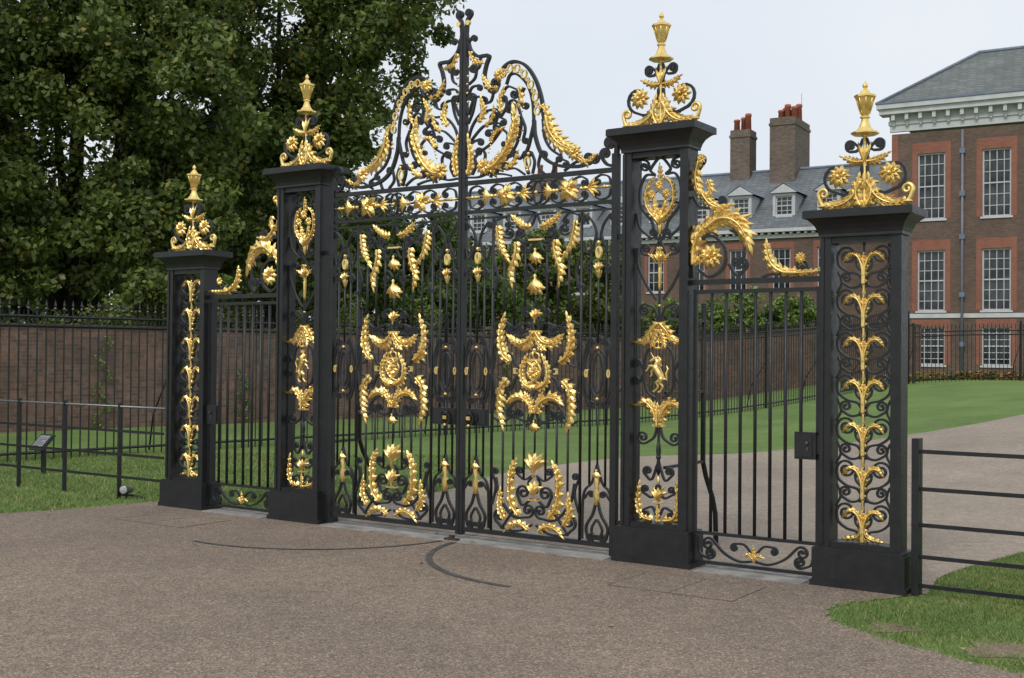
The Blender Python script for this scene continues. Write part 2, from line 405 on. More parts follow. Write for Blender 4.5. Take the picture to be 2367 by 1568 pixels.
def panel_short():
    b=MB(); g=MB(); t=0.09
    b.box(-0.008,0.008,t-0.01,t+0.01,0.32,2.48)
    zs=0.36
    W=dict(w=0.0165,d=0.026,t=t); W2=dict(w=0.0135,d=0.022,t=t)
    for k in range(7):
        z=zs+k*0.309
        for q in(1,-1):
            b.scroll([(q*0.012,z-0.01),(q*0.045,z+0.035),(q*0.12,z+0.055),(q*0.180,z+0.10),(q*0.195,z+0.155)],0.072,q,1.55,**W)
            if k>0:
                b.scroll([(q*0.012,z+0.01),(q*0.03,z-0.045),(q*0.09,z-0.06),(q*0.15,z-0.03)],0.045,q,1.35,**W)
                b.scroll([(q*0.20,z-0.10),(q*0.165,z-0.02),(q*0.19,z+0.06)],None,**W2)
            b.scroll([(q*0.012,z+0.05),(q*0.05,z+0.09),(q*0.06,z+0.13)],0.02,q,1.2,**W2)
            g.acanthus([(q*0.004,z-0.04),(q*0.010,z+0.08),(q*0.045,z+0.165),(q*0.098,z+0.182),(q*0.138,z+0.145)],0.028,10,t-0.016,rib=0.013,ang0=40)
        g.acanthus([(0,z+0.02),(0,z+0.18)],0.022,5,t-0.02,rib=0.009)
        b.box(-0.030,0.030,t-0.02,t+0.02,z-0.060,z-0.044)
        if k: g.begin('gilded_bud'); g.lathe(0,t-0.012,[(0.004,z-0.13),(0.015,z-0.10),(0.009,z-0.07),(0.014,z-0.045),(0.006,z-0.02)],8); g.end()
    g.begin('gilded_foot_leaf')
    for q in(1,-1):
        g.acanthus([(q*0.005,0.42),(q*0.04,0.36),(q*0.13,0.34)],0.028,5,t-0.015,rib=0.010)
    g.end()
    return b,g
def figure(kind):
    m=MB(); z0=1.515
    def T(pts,rad,q=None):
        P=[(x,0.06+(p[2] if len(p)>2 else 0),z0+p[1]) for p in pts for x in [p[0]]]
        m.tube(P,rad,8)
    if kind=='unicorn':
        T([(0.045,-0.05),(0.02,-0.01),(-0.012,0.04),(-0.018,0.065)],[0.022,0.03,0.032,0.022])
        T([(-0.012,0.05),(0.0,0.09),(-0.018,0.118)],[0.026,0.02,0.013])
        T([(-0.008,0.116),(-0.04,0.106),(-0.068,0.09)],[0.017,0.013,0.009])
        T([(-0.03,0.115),(-0.062,0.165)],[0.006,0.002])
        T([(0.0,0.12),(0.006,0.14)],[0.006,0.002])
        T([(0.012,0.125),(0.03,0.10),(0.022,0.07),(0.04,0.05)],[0.008,0.012,0.010,0.004])
        T([(-0.02,0.05,-0.01),(-0.065,0.055,-0.012),(-0.085,0.02,-0.012),(-0.098,0.012,-0.012)],[0.014,0.010,0.007,0.008])
        T([(-0.02,0.035,0.01),(-0.06,0.015,0.012),(-0.058,-0.025,0.012),(-0.072,-0.032,0.012)],[0.014,0.010,0.007,0.008])
        T([(0.042,-0.045,-0.01),(0.03,-0.085,-0.01),(0.055,-0.11,-0.01),(0.03,-0.15,-0.01),(0.012,-0.153,-0.01)],[0.024,0.015,0.009,0.008,0.009])
        T([(0.03,-0.05,0.01),(-0.012,-0.08,0.01),(0.002,-0.115,0.01),(-0.03,-0.148,0.01),(-0.045,-0.15,0.01)],[0.022,0.014,0.009,0.008,0.009])
        T([(0.055,-0.04),(0.085,-0.06),(0.08,-0.01),(0.095,0.03),(0.08,0.06)],[0.008,0.008,0.010,0.010,0.003])
    else:
        T([(-0.03,-0.05),(-0.015,-0.01),(0.012,0.04),(0.018,0.06)],[0.022,0.024,0.032,0.026])
        T([(0.015,0.05),(0.012,0.09),(0.016,0.108)],[0.032,0.034,0.026])
        T([(0.012,0.115),(0.035,0.108),(0.05,0.10)],[0.02,0.015,0.011])
        for x in(-0.008,0.012,0.03): T([(x,0.135),(x,0.165)],[0.006,0.004])
        T([(-0.012,0.138),(0.034,0.138)],[0.007,0.007])
        T([(0.02,0.05,-0.01),(0.062,0.065,-0.012),(0.085,0.045,-0.012),(0.095,0.05,-0.012)],[0.014,0.011,0.009,0.010])
        T([(0.02,0.03,0.01),(0.06,0.01,0.012),(0.072,-0.02,0.012),(0.085,-0.02,0.012)],[0.014,0.010,0.008,0.010])
        T([(-0.03,-0.045,-0.01),(-0.012,-0.085,-0.01),(-0.04,-0.115,-0.01),(-0.02,-0.15,-0.01),(0.0,-0.153,-0.01)],[0.024,0.016,0.010,0.009,0.010])
        T([(-0.02,-0.05,0.01),(0.022,-0.08,0.01),(0.01,-0.115,0.01),(0.035,-0.148,0.01),(0.052,-0.15,0.01)],[0.022,0.014,0.010,0.009,0.010])
        T([(-0.042,-0.04),(-0.075,-0.06),(-0.065,-0.01),(-0.085,0.04),(-0.06,0.075),(-0.045,0.06)],[0.007,0.006,0.006,0.006,0.012,0.004])
    return m
def panel_tall():
    b=MB(); g=MB(); t=0.09; tg=t-0.014
    W=dict(w=0.0165,d=0.024,t=t)
    b.box(-0.008,0.008,t-0.009,t+0.009,1.9,2.62); b.box(-0.008,0.008,t-0.009,t+0.009,0.34,1.12)
    for q in(1,-1):
        b.ribbon(catmull([(0,3.25),(q*0.05,3.20),(q*0.09,3.14),(q*0.05,3.10),(q*0.13,3.10),(q*0.18,3.0),(q*0.175,2.86),(q*0.12,2.78),(q*0.07,2.72),(q*0.05,2.64),(0,2.56)],6),0.018,0.024,t)
        b.scroll([(q*0.20,3.24),(q*0.13,3.22)],0.045,q,1.3,**W)
        b.scroll([(q*0.21,2.80),(q*0.18,2.68),(q*0.09,2.60)],0.042,-q,1.4,**W)
        b.scroll([(q*0.01,2.56),(q*0.06,2.46),(q*0.13,2.46)],0.048,q,1.4,**W)
        b.scroll([(q*0.20,2.52),(q*0.195,2.38),(q*0.12,2.22),(q*0.03,2.10)],None,**W)
        b.scroll([(q*0.01,1.90),(q*0.04,2.02),(q*0.11,2.06)],0.050,-q,1.4,R0=None,**W)
        g.acanthus([(q*0.015,2.74),(q*0.085,2.80),(q*0.125,2.90),(q*0.105,3.02),(q*0.05,3.075)],0.025,10,tg,rib=0.010)
        g.rosette((q*0.066,2.94),0.045,tg-0.008)
        g.acanthus([(q*0.01,2.76),(q*0.04,2.83),(q*0.05,2.90)],0.026,4,tg)
        g.begin('gilded_stalk'); g.tube([(0,tg,2.74),(q*0.04,tg,2.84),(q*0.068,tg,2.92)],0.006,5); g.end()
        g.acanthus([(q*0.01,2.52),(q*0.03,2.43),(q*0.09,2.46)],0.024,4,tg)
        g.acanthus([(q*0.01,1.91),(q*0.07,1.85),(q*0.12,1.78),(q*0.185,1.76)],0.044,7,tg,rib=0.012)
        g.acanthus([(q*0.01,1.86),(q*0.04,1.79),(q*0.06,1.73)],0.028,5,tg-0.01)
        b.scroll([(q*0.02,1.74),(q*0.11,1.68),(q*0.135,1.52),(q*0.11,1.37),(q*0.03,1.31)],None,w=0.016,d=0.024,t=t)
        b.scroll([(q*0.14,1.54),(q*0.17,1.60)],0.035,-q,1.2,**W); b.scroll([(q*0.14,1.50),(q*0.17,1.44)],0.035,q,1.2,**W)
        g.acanthus([(q*0.012,1.12),(q*0.05,1.22),(q*0.11,1.275),(q*0.185,1.255)],0.043,7,tg,rib=0.012)
        g.acanthus([(q*0.01,1.12),(q*0.03,1.20),(q*0.05,1.27)],0.026,5,tg-0.012)
        b.scroll([(q*0.01,1.10),(q*0.04,1.00),(q*0.11,0.95)],0.055,q,1.4,**W)
        b.scroll([(q*0.01,0.78),(q*0.06,0.66),(q*0.12,0.70)],0.038,q,1.3,**W)
        g.acanthus([(q*0.05,0.34),(q*0.14,0.365),(q*0.18,0.47),(q*0.165,0.63)],0.036,9,tg,rib=0.012)
        b.scroll([(q*0.01,0.62),(q*0.05,0.52),(q*0.13,0.55)],0.035,q,1.2,**W)
        b.scroll([(q*0.01,0.36),(q*0.05,0.44),(q*0.12,0.42)],0.035,-q,1.2,**W)
        b.box(*sorted((q*0.20,q*0.208)),t-0.006,t+0.006,0.32,2.5)
    b.ball(0,t,2.56,0.018); b.ball(0,t,0.84,0.022)
    b.lathe(0,t,[(0.010,0.70),(0.024,0.76),(0.013,0.82),(0.022,0.90),(0.010,0.98)],8)
    g.rosette((0,3.01),0.048,tg-0.008); g.acanthus([(0,3.04),(0,3.17)],0.024,4,tg); g.cup((0,2.76),0.13,0.13,tg)
    g.begin('gilded_drop'); g.lathe(0,t,[(0.004,2.60),(0.02,2.64),(0.028,2.70),(0.02,2.72)],8); g.end()
    g.cup((0,2.45),0.10,0.12,tg)
    g.begin('gilded_drop'); g.lathe(0,t,[(0.004,2.14),(0.014,2.2),(0.016,2.34),(0.012,2.40)],8); g.end()
    g.gball(0,t,2.05,0.014)
    g.collar(-0.045,0.045,t-0.02,t+0.02,1.905,1.918)
    g.begin('gilded_crown')
    g.lathe(0,tg,[(0.035,1.70),(0.04,1.715),(0.035,1.72)],10)
    for q in(-1,0,1): g.tube([(q*0.032,tg,1.715),(q*0.036,tg,1.75),(0,tg,1.77)],0.006,5)
    g.ball(0,tg,1.78,0.010); g.end()
    g.acanthus([(0,1.08),(0,1.25)],0.033,5,tg-0.015,rib=0.012)
    g.collar(-0.05,0.05,t-0.02,t+0.02,1.085,1.10)
    g.cup((0,0.56),0.11,0.11,tg); g.acanthus([(0,0.32),(0,0.44)],0.026,4,tg); g.collar(-0.05,0.05,t-0.02,t+0.02,0.475,0.487)
    g.lathe(0,t,[(0.004,0.60),(0.014,0.64),(0.01,0.70)],8)
    return b,g
HS,HT=2.71,3.47
def make_pier(s,tall,beast=None,src=None,label=''):
    e=gempty('gate_pier',s,0,label,'gate pier',group='openwork piers of the gateway')
    H=HT if tall else HS
    if src:
        for c in list(src.children): 
            if c.name.startswith('heraldic'): continue
            copyto(c,e)
    else:
        ba,sh,cap=pier_body(H)
        ba.obj('plinth',IRON,e); sh.obj('shaft_frame',IRON,e); cap.obj('cap',IRON,e)
        pb,pg=(panel_tall if tall else panel_short)()
        pb.obj('scrollwork_panel',IRON,e); pg.split('gilded_drop',GOLD,e)
        fb,fg,fu=build_finial(H,SD/2)
        fb.obj('finial_scrolls',IRON,e); fg.split('finial_stem',GOLD,e); fu.obj('urn_finial',GOLD,e)
    if beast:
        o=figure(beast).obj('heraldic_'+beast,GOLD,e)
        md=o.modifiers.new('fuse','REMESH'); md.mode='VOXEL'; md.voxel_size=0.0035; md.use_smooth_shade=True
        o['label']='gilded rearing '+beast+' figure'
    return e
pR=make_pier(3.59,False,label='short black iron gate pier with gilded scrolls beside rail fence')
pL=make_pier(-3.59,False,src=pR,label='short black iron gate pier with gilded scrolls by the lawn')
pT=make_pier(1.95,True,'unicorn',label='tall black iron gate pier with gilded unicorn and urn')
pU=make_pier(-1.95,True,'lion',src=pT,label='tall black iron gate pier with gilded lion and urn')

# ---------------------------------------------------------------- main leaves
def build_leaf():
    D={}
    t=0.0; sc=0.785
    fr=MB()
    fr.box(0.003,0.038,-0.022,0.022,0.05,4.50)
    fr.box(1.53,1.585,-0.028,0.028,0.02,3.30)
    fr.box(0.0385,1.5295,-0.016,0.016,0.080,0.12)
    fr.box(0.0385,1.5295,-0.016,0.016,2.895,2.925)
    fr.box(0.0385,1.5295,-0.012,0.012,2.842,2.858)
    fr.box(0.0385,1.5295,-0.018,0.018,3.150,3.188)
    fr.box(1.5855,1.665,-0.015,0.015,0.28,0.31); fr.box(1.5855,1.665,-0.015,0.015,2.60,2.64)
    D['frame']=(fr,IRON)
    br=MB()
    def bar(s,z0,z1,r=0.0115): br.tube([(s,t,z0),(s,t,z1)],r,6)
    for s in(0.335,1.235): bar(s,0.12,2.842,0.014)
    for s in(0.095,0.245): bar(s,0.58,2.60)
    for s in(1.325,1.475): bar(s,0.58,2.60)
    for s in(0.17,1.40): bar(s,1.75,2.35,0.010); bar(s,0.75,1.27,0.010)
    for o in(0.11,0.22,0.33): 
        for q in(1,-1): 
            bar(sc+q*o,0.58 if o<0.3 else 0.3,1.14 if o<0.3 else 1.2)
            bar(sc+q*o,1.86,2.66 if o<0.2 else 2.5)
    bar(sc,0.80,1.10,0.010); bar(sc,1.98,2.2,0.010)
    D['vertical_bars']=(br,IRON)
    b=MB(); g=MB()
    W=dict(w=0.018,d=0.026,t=t); V=dict(w=0.0145,d=0.024,t=t); tg=-0.020
    for q in(1,-1):
        X=lambda P:[(sc+q*a,z) for a,z in P]
        b.scroll(X([(0.03,0.42),(0.12,0.36),(0.17,0.44)]),0.065,q,1.4,**W)
        b.scroll(X([(0.40,0.58),(0.36,0.42),(0.22,0.26),(0.06,0.26)]),0.06,-q,1.3,**W)
        b.scroll(X([(0.02,0.20),(0.14,0.14),(0.30,0.14),(0.39,0.20)]),0.065,q,1.4,**W)
        b.scroll(X([(0.02,0.62),(0.10,0.58),(0.17,0.62)]),0.04,q,1.3,R0=None,**V)
        b.scroll(X([(0.44,0.34),(0.40,0.50),(0.44,0.62)]),0.035,q,1.2,**V)
        b.scroll(X([(0.02,0.47),(0.06,0.55),(0.03,0.60)]),None,**V)
        b.scroll(X([(0.34,0.14),(0.28,0.22),(0.20,0.32)]),0.03,q,1.2,**V)
        g.acanthus(X([(0.15,0.27),(0.23,0.37),(0.245,0.52),(0.235,0.64),(0.195,0.73)]),0.046,9,tg,rib=0.012)
        g.acanthus(X([(0.30,0.22),(0.35,0.32),(0.345,0.47)]),0.042,6,tg,rib=0.010)
        g.acanthus(X([(0.05,0.155),(0.13,0.20),(0.22,0.19),(0.29,0.13)]),0.034,6,tg,rib=0.010)
        for zz,v in((1,1),(-1,-1)):
            Y=lambda P,v=v:[(sc+q*a,1.50+v*z) for a,z in P]
            b.scroll(Y([(0.02,0.31),(0.10,0.26),(0.20,0.26),(0.27,0.32)]),0.05,q*v,1.4,**W)
            b.scroll(Y([(0.14,0.03),(0.20,0.06),(0.24,0.14)]),0.045,-q*v,1.3,**W)
            b.scroll(Y([(0.39,0.05),(0.33,0.08),(0.30,0.16),(0.36,0.24)]),0.04,-q*v,1.2,**V)
            b.scroll(Y([(0.02,0.36),(0.08,0.42),(0.17,0.40)]),0.045,-q*v,1.4,**W)
            b.scroll(Y([(0.43,0.40),(0.34,0.44),(0.26,0.40)]),0.03,q*v,1.2,**V)
            b.scroll(Y([(0.01,0.33),(0.04,0.44),(0.02,0.50)]),None,**V)
            b.scroll(Y([(0.44,0.02),(0.42,0.16),(0.44,0.30)]),0.03,q*v,1.1,**V)
        g.acanthus(X([(0.01,1.84),(0.07,1.77),(0.14,1.745),(0.21,1.765),(0.26,1.80)]),0.046,8,tg,rib=0.013)
        g.acanthus(X([(0.01,1.80),(0.05,1.73),(0.10,1.70)]),0.032,5,tg-0.01)
        g.acanthus(X([(0.01,1.15),(0.06,1.24),(0.14,1.285),(0.21,1.28),(0.26,1.25)]),0.046,8,tg,rib=0.013)
        g.acanthus(X([(0.02,1.18),(0.05,1.25),(0.08,1.31)]),0.032,5,tg-0.01)
        g.acanthus(X([(0.25,1.59),(0.32,1.64),(0.355,1.74),(0.355,1.86),(0.32,1.98)]),0.050,9,tg,rib=0.012)
        g.acanthus(X([(0.28,1.43),(0.345,1.36),(0.365,1.25),(0.36,1.14),(0.325,1.02)]),0.050,9,tg,rib=0.012)
        g.begin('gilded_clasp'); g.ribbon(X([(0.19,1.53),(0.215,1.53),(0.215,1.49),(0.19,1.49)]),0.012,0.03,t); g.end()
        b.scroll(X([(0.02,2.66),(0.10,2.61),(0.18,2.64)]),0.05,q,1.4,**W)
        b.scroll(X([(0.01,2.842),(0.05,2.76),(0.14,2.72)]),0.04,q,1.3,**V)
        b.scroll(X([(0.44,2.83),(0.40,2.70),(0.30,2.66)]),0.05,-q,1.3,**W)
        b.scroll(X([(0.42,2.82),(0.33,2.84),(0.28,2.80)]),0.03,q,1.2,**V)
        b.scroll(X([(0.02,2.36),(0.08,2.42),(0.12,2.36)]),0.03,-q,1.3,**V)
        b.scroll(X([(0.44,2.46),(0.40,2.34),(0.42,2.22)]),0.03,q,1.2,**V)
        b.scroll(X([(0.01,1.96),(0.05,2.06),(0.12,2.04)]),0.035,-q,1.4,**V)
        b.scroll(X([(0.02,2.62),(0.07,2.54),(0.14,2.54)]),0.03,q,1.3,**V)
        g.acanthus(X([(0.05,2.745),(0.12,2.755),(0.18,2.79),(0.235,2.84)]),0.038,6,tg,rib=0.010)
        g.acanthus(X([(0.395,2.77),(0.385,2.68),(0.355,2.58),(0.28,2.47)]),0.044,8,tg,rib=0.012)
        g.acanthus(X([(0.20,2.62),(0.195,2.54),(0.225,2.44),(0.255,2.36),(0.24,2.25)]),0.044,8,tg,rib=0.012)
    g.collar(sc-0.07,sc+0.07,-0.022,0.018,2.625,2.640); g.collar(sc-0.06,sc+0.06,-0.022,0.018,0.405,0.418)
    g.collar(sc-0.055,sc+0.055,-0.022,0.018,1.842,1.856); g.collar(sc-0.055,sc+0.055,-0.022,0.018,1.150,1.164)
    g.cup((sc,0.74),0.16,0.18,tg,1); g.cup((sc,0.52),0.12,0.14,tg,1)
    g.cup((sc,2.47),0.10,0.14,tg,-1); g.cup((sc,2.22),0.13,0.17,tg,-1)
    g.cup((sc,2.00),0.09,0.12,tg,1); g.cup((sc,1.03),0.07,0.11,tg,-1)
    for cs in(0.17,1.40):
        for q in(1,-1):
            X=lambda P:[(cs+q*a,z) for a,z in P]
            for v in(1,-1):
                Y=lambda P:[(cs+q*a,1.50+v*z) for a,z in P]
                b.scroll(Y([(0.0,0.245),(0.07,0.23),(0.115,0.13),(0.12,0.0)]),None,**V)
                b.scroll(Y([(0.135,0.02),(0.13,0.15),(0.09,0.27)]),0.03,q*v,1.2,**V)
            b.scroll(X([(0.01,2.60),(0.04,2.72),(0.10,2.80)]),0.032,-q,1.3,**V)
            b.scroll(X([(0.14,2.60),(0.11,2.50),(0.06,2.54),(0.02,2.66)]),None,**V)
            b.scroll(X([(0.015,2.34),(0.06,2.42),(0.11,2.38)]),0.03,-q,1.2,**V)
            b.scroll(X([(0.005,0.46),(0.04,0.34),(0.10,0.24),(0.09,0.15)]),0.035,-q,1.4,**W)
            b.scroll(X([(0.005,0.30),(0.05,0.22),(0.03,0.15)]),0.02,-q,1.2,**V)
            b.scroll(X([(0.14,0.13),(0.135,0.44),(0.11,0.54),(0.05,0.60),(0,0.75)]),None,**V)
            b.scroll(X([(0.125,0.46),(0.08,0.52)]),0.03,q,1.1,**V)
        b.ring((cs,1.50),0.045,0.16,0.015,0.02,t); b.ring((cs,1.50),0.080,0.20,0.013,0.018,t)
        for q in(1,-1): g.begin('gilded_clasp'); g.ring((cs+q*0.105,1.50),0.012,0.03,0.013,0.034,t,10); g.end()
        g.gball(cs,t-0.01,1.71,0.016); g.gball(cs,t-0.01,1.29,0.016)
        g.begin('gilded_drop')
        g.ring((cs,2.50),0.020,0.045,0.014,0.028,t,12); g.ball(cs,t,2.58,0.02)
        g.cup((cs,2.385),0.07,0.10,tg,1); g.lathe(cs,t,[(0.004,2.27),(0.016,2.30),(0.03,2.35),(0.02,2.38)],8)
        g.end(); g.begin('gilded_baluster')
        g.lathe(cs,t,[(0.028,0.42),(0.02,0.46),(0.034,0.50),(0.014,0.56),(0.03,0.62),(0.012,0.67),(0.004,0.74)],8)
        g.cup((cs,0.66),0.06,0.10,tg,-1); g.ring((cs,0.50),0.022,0.04,0.014,0.03,t,12)
        g.end()
    b.tube([(0.04,t,3.035),(1.53,t,3.035)],0.009,6)
    def sbell(x,d,r=0.085):
        g.begin('gilded_bell_flower')
        for q in(-42,-20,0,20,42):
            g.leaflet((x-d*0.03,3.035),(0 if d>0 else math.pi)+R(q)*0.8,r*1.45,r*0.42,tg-0.004,-0.2,0.25,bend=R(q)*1.3)
        g.leaflet((x,3.035),(math.pi if d>0 else 0),r*1.1,r*0.3,tg)
        g.lathe(x-d*0.05,tg,[(0.004,3.015),(0.02,3.025),(0.02,3.045),(0.004,3.055)],8); g.end()
    def flower(x,r=0.10,o=0.0):
        g.begin('gilded_flower')
        for a in range(4): g.leaflet((x,3.035),a*math.pi/2+math.pi/4+o,r,r*0.6,tg-0.01,-0.15,0.3,bend=0.5)
        for a in range(4): g.leaflet((x,3.035),a*math.pi/2+o,r*0.95,r*0.38,tg-0.004,-0.1,0.3,bend=-0.4)
        for a in range(6): g.leaflet((x,3.035),a*math.pi/3,r*0.4,r*0.25,tg-0.03,-0.2,0.1)
        g.end()
    sbell(0.28,-1,0.075); flower(0.47,0.11,0.2); sbell(0.66,1,0.075); sbell(0.92,-1,0.07); flower(1.11,0.12,-0.15); sbell(1.33,1,0.08)
    for x,dd in((0.16,1),(0.37,-1),(0.56,1),(0.75,-1),(0.84,1),(1.0,-1),(1.22,1),(1.42,-1)):
        for v in(1,-1):
            b.scroll([(x-dd*0.09,3.035+v*0.015),(x-dd*0.07,3.035+v*0.080),(x,3.035+v*0.102),(x+dd*0.05,3.035+v*0.082)],0.034,-v*dd,1.3,**V)
    g.begin('gilded_rod_tip'); g.tube([(0.05,tg,3.035),(0.20,tg,3.035)],0.010,5); g.end()
    g.begin('gilded_rod_tip'); g.tube([(1.40,tg,3.035),(1.52,tg,3.035)],0.010,5); g.end()
    for x in(0.12,0.37,0.79,1.00,1.24,1.46): g.gball(x,tg,3.035,0.018)
    D['scrollwork']=(b,IRON); D['gilded_fittings']=(g,GOLD)
    m=MB()
    for q in(1,-1):
        m.acanthus([(sc+q*0.02,1.36),(sc+q*0.11,1.41),(sc+q*0.135,1.52),(sc+q*0.08,1.64)],0.034,10,tg,rib=0.013)
        p=spiral(catmull([(sc-q*0.06,1.40),(sc+q*0.02,1.44),(sc+q*0.07,1.52),(sc+q*0.03,1.59)],6),0.034,q,1.2)
        m.tube([(a,tg-0.01*q,c) for a,c in p],0.010,5)
        m.tube([(sc+q*0.05,tg,1.61),(sc+q*0.045,tg,1.655),(sc,tg,1.675)],0.009,5)
        m.leaflet((sc,1.37),R(90-q*70),0.10,0.06,tg)
        m.leaflet((sc,1.44),R(90-q*50),0.10,0.05,tg-0.01); m.leaflet((sc,1.55),R(90-q*60),0.09,0.05,tg-0.01)
    m.ribbon([(sc-0.06,1.605),(sc+0.06,1.605)],0.02,0.03,tg); m.tube([(sc,tg,1.61),(sc,tg-0.03,1.65),(sc,tg,1.68)],0.008,5)
    m.ball(sc,tg,1.69,0.016); m.rosette((sc,1.50),0.070,tg)
    m.pieces=[]
    D['gilded_medallion']=(m,GOLD)
    l=MB(); l.box(0.039,0.30,-0.028,-0.001,1.02,1.17); l.box(0.05,0.29,-0.033,-0.0285,1.035,1.155)
    D['lock_plate']=(l,IRON)
    h=MB(); h.ring((0.13,1.075),0.045,0.05,0.014,0.014,-0.055,20); h.ball(0.13,-0.045,1.125,0.02); h.disc((0.13,1.12),0.03,0.012,-0.04)
    h.scroll([(0.19,1.13),(0.205,1.08)],0.015,-1,1,w=0.01,d=0.01,t=-0.04)
    D['ring_handle']=(h,IRON)
    h2=MB(); h2.box(0.11,0.15,-0.075,-0.062,1.07,1.10); h2.ball(0.13,-0.066,1.02,0.014)
    D['brass_keyhole_boss']=(h2,GOLD)
    # overthrow
    o=MB(); og=MB(); H=dict(w=0.026,d=0.036,t=t)
    o.scroll([(0.035,4.47),(0.07,4.36),(0.15,4.29),(0.22,4.285),(0.275,4.275),(0.245,4.20),(0.225,4.10),(0.25,4.0),(0.32,3.975)],0.055,1,0.9,**H)
    o.scroll([(0.36,3.98),(0.385,4.08),(0.44,4.16),(0.54,4.19),(0.66,4.14),(0.76,4.01),(0.825,3.84),(0.85,3.68),(0.885,3.62)],None,R0=0.05,d0=-1,n0=1.0,**H)
    o.ribbon(catmull([(0.46,4.0),(0.50,4.08),(0.58,4.07),(0.68,3.97),(0.735,3.82),(0.75,3.63)],7),0.018,0.03,t)
    o.scroll([(0.75,3.66),(0.765,3.52),(0.84,3.35),(0.98,3.255),(1.18,3.225),(1.30,3.24)],0.045,1,1.3,**H)
    o.scroll([(0.84,3.66),(0.85,3.58),(0.86,3.50),(0.92,3.40),(1.02,3.33)],0.03,-1,1.2,**W)
    o.ribbon(catmull([(0.75,3.63),(0.70,3.45),(0.66,3.34),(0.70,3.20)],7),0.022,0.03,t)
    o.scroll([(1.06,3.20),(1.20,3.27),(1.35,3.24)],0.04,1,1.3,**W)
    o.scroll([(1.56,3.28),(1.562,3.36),(1.54,3.41)],0.045,1,1.5,w=0.034,d=0.04,t=t)
    o.scroll([(1.535,3.20),(1.47,3.22),(1.42,3.28)],0.045,-1,1.4,w=0.024,d=0.03,t=t)
    o.scroll([(0.035,4.30),(0.05,4.42),(0.09,4.47)],0.028,-1,1.2,**W)
    o.scroll([(0.02,4.48),(0.035,4.62),(0.07,4.67)],0.03,1,1.2,w=0.03,d=0.036,t=t)
    o.scroll([(0.18,4.29),(0.17,4.20),(0.11,4.16)],0.03,-1,1.2,**W)
    for P,r,dd,n in[
        ([(0.05,3.22),(0.20,3.22),(0.40,3.30),(0.56,3.45),(0.62,3.65),(0.58,3.82)],0.06,1,1.4),
        ([(0.05,3.30),(0.16,3.42),(0.30,3.50),(0.40,3.60)],0.05,1,1.4),
        ([(0.05,3.50),(0.12,3.58),(0.22,3.66),(0.33,3.68)],0.045,1,1.5),
        ([(0.05,3.55),(0.10,3.68),(0.20,3.78),(0.34,3.80)],0.05,-1,1.4),
        ([(0.05,3.70),(0.10,3.80),(0.13,3.92)],0.04,1,1.4),
        ([(0.05,3.78),(0.12,3.92),(0.22,3.92)],0.035,-1,1.4),
        ([(0.05,4.05),(0.12,4.10),(0.14,4.18)],0.035,1,1.4),
        ([(0.40,3.90),(0.47,3.98),(0.56,3.95)],0.045,-1,1.4),
        ([(0.05,3.42),(0.09,3.52),(0.18,3.55)],0.03,-1,1.4),
        ([(0.66,3.20),(0.56,3.26),(0.46,3.26)],0.035,-1,1.3),
        ([(0.30,3.20),(0.36,3.36),(0.48,3.42)],0.035,-1,1.2),
        ([(0.86,3.19),(0.80,3.26),(0.82,3.36)],0.035,-1,1.3),
        ([(0.40,3.72),(0.46,3.80),(0.46,3.88)],0.03,1,1.3),
        ([(0.62,3.60),(0.56,3.66),(0.52,3.78)],0.03,1,1.3),
        ([(0.20,3.22),(0.24,3.40),(0.20,3.46)],0.035,1,1.3),
        ([(0.66,3.40),(0.61,3.34),(0.55,3.36)],0.03,-1,1.2),
        ([(0.33,3.98),(0.30,3.88),(0.24,3.86)],0.03,-1,1.3),
        ([(0.65,3.95),(0.60,3.86),(0.64,3.78)],0.03,1,1.2),
        ([(0.94,3.19),(1.0,3.30),(1.08,3.28)],0.03,-1,1.2),
        ([(0.42,3.62),(0.48,3.56),(0.47,3.48)],0.028,-1,1.2),
        ([(0.62,3.70),(0.66,3.60),(0.64,3.50)],0.03,1,1.2),
        ([(0.30,3.52),(0.34,3.60),(0.28,3.62)],0.03,1,1.3),
        ([(0.28,3.68),(0.34,3.74),(0.44,3.70)],0.03,-1,1.3),
        ([(0.10,3.24),(0.14,3.32),(0.12,3.40)],0.03,1,1.3),
        ([(0.52,3.20),(0.44,3.22),(0.36,3.23)],0.025,-1,1.2),
        ([(0.74,3.20),(0.76,3.30),(0.73,3.38)],0.025,1,1.2),
        ([(0.05,3.95),(0.09,4.02),(0.17,4.03)],0.025,-1,1.3)]:
        o.scroll(P,r,dd,n,w=0.0165,d=0.028,t=t)
    og.acanthus([(0.22,3.27),(0.34,3.30),(0.45,3.40),(0.52,3.52),(0.56,3.64),(0.54,3.78)],0.072,12,tg,rib=0.016)
    og.rosette((0.235,3.30),0.080,tg)
    og.acanthus([(0.885,3.68),(0.92,3.55),(1.01,3.44),(1.14,3.37)],0.074,9,tg,rib=0.016)
    og.rosette((1.17,3.34),0.075,tg)
    og.acanthus([(1.20,3.30),(1.27,3.26),(1.37,3.30)],0.035,5,tg)
    og.rosette((0.40,4.09),0.065,tg)
    og.acanthus([(0.06,3.24),(0.09,3.38),(0.06,3.58)],0.044,8,tg,rib=0.012)
    og.acanthus([(0.17,3.70),(0.22,3.79),(0.20,3.91)],0.038,6,tg)
    og.acanthus([(0.38,3.98),(0.28,4.0),(0.22,4.10)],0.034,6,tg)
    og.acanthus([(0.42,3.76),(0.40,3.86),(0.44,3.96)],0.034,5,tg)
    og.acanthus([(0.07,4.34),(0.12,4.25),(0.21,4.22)],0.030,5,tg)
    og.acanthus([(0.82,3.78),(0.88,3.72),(0.875,3.62)],0.034,4,tg)
    og.acanthus([(0.60,3.96),(0.62,3.86),(0.58,3.78)],0.030,4,tg)
    og.acanthus([(0.30,3.52),(0.36,3.60),(0.44,3.62)],0.028,4,tg)
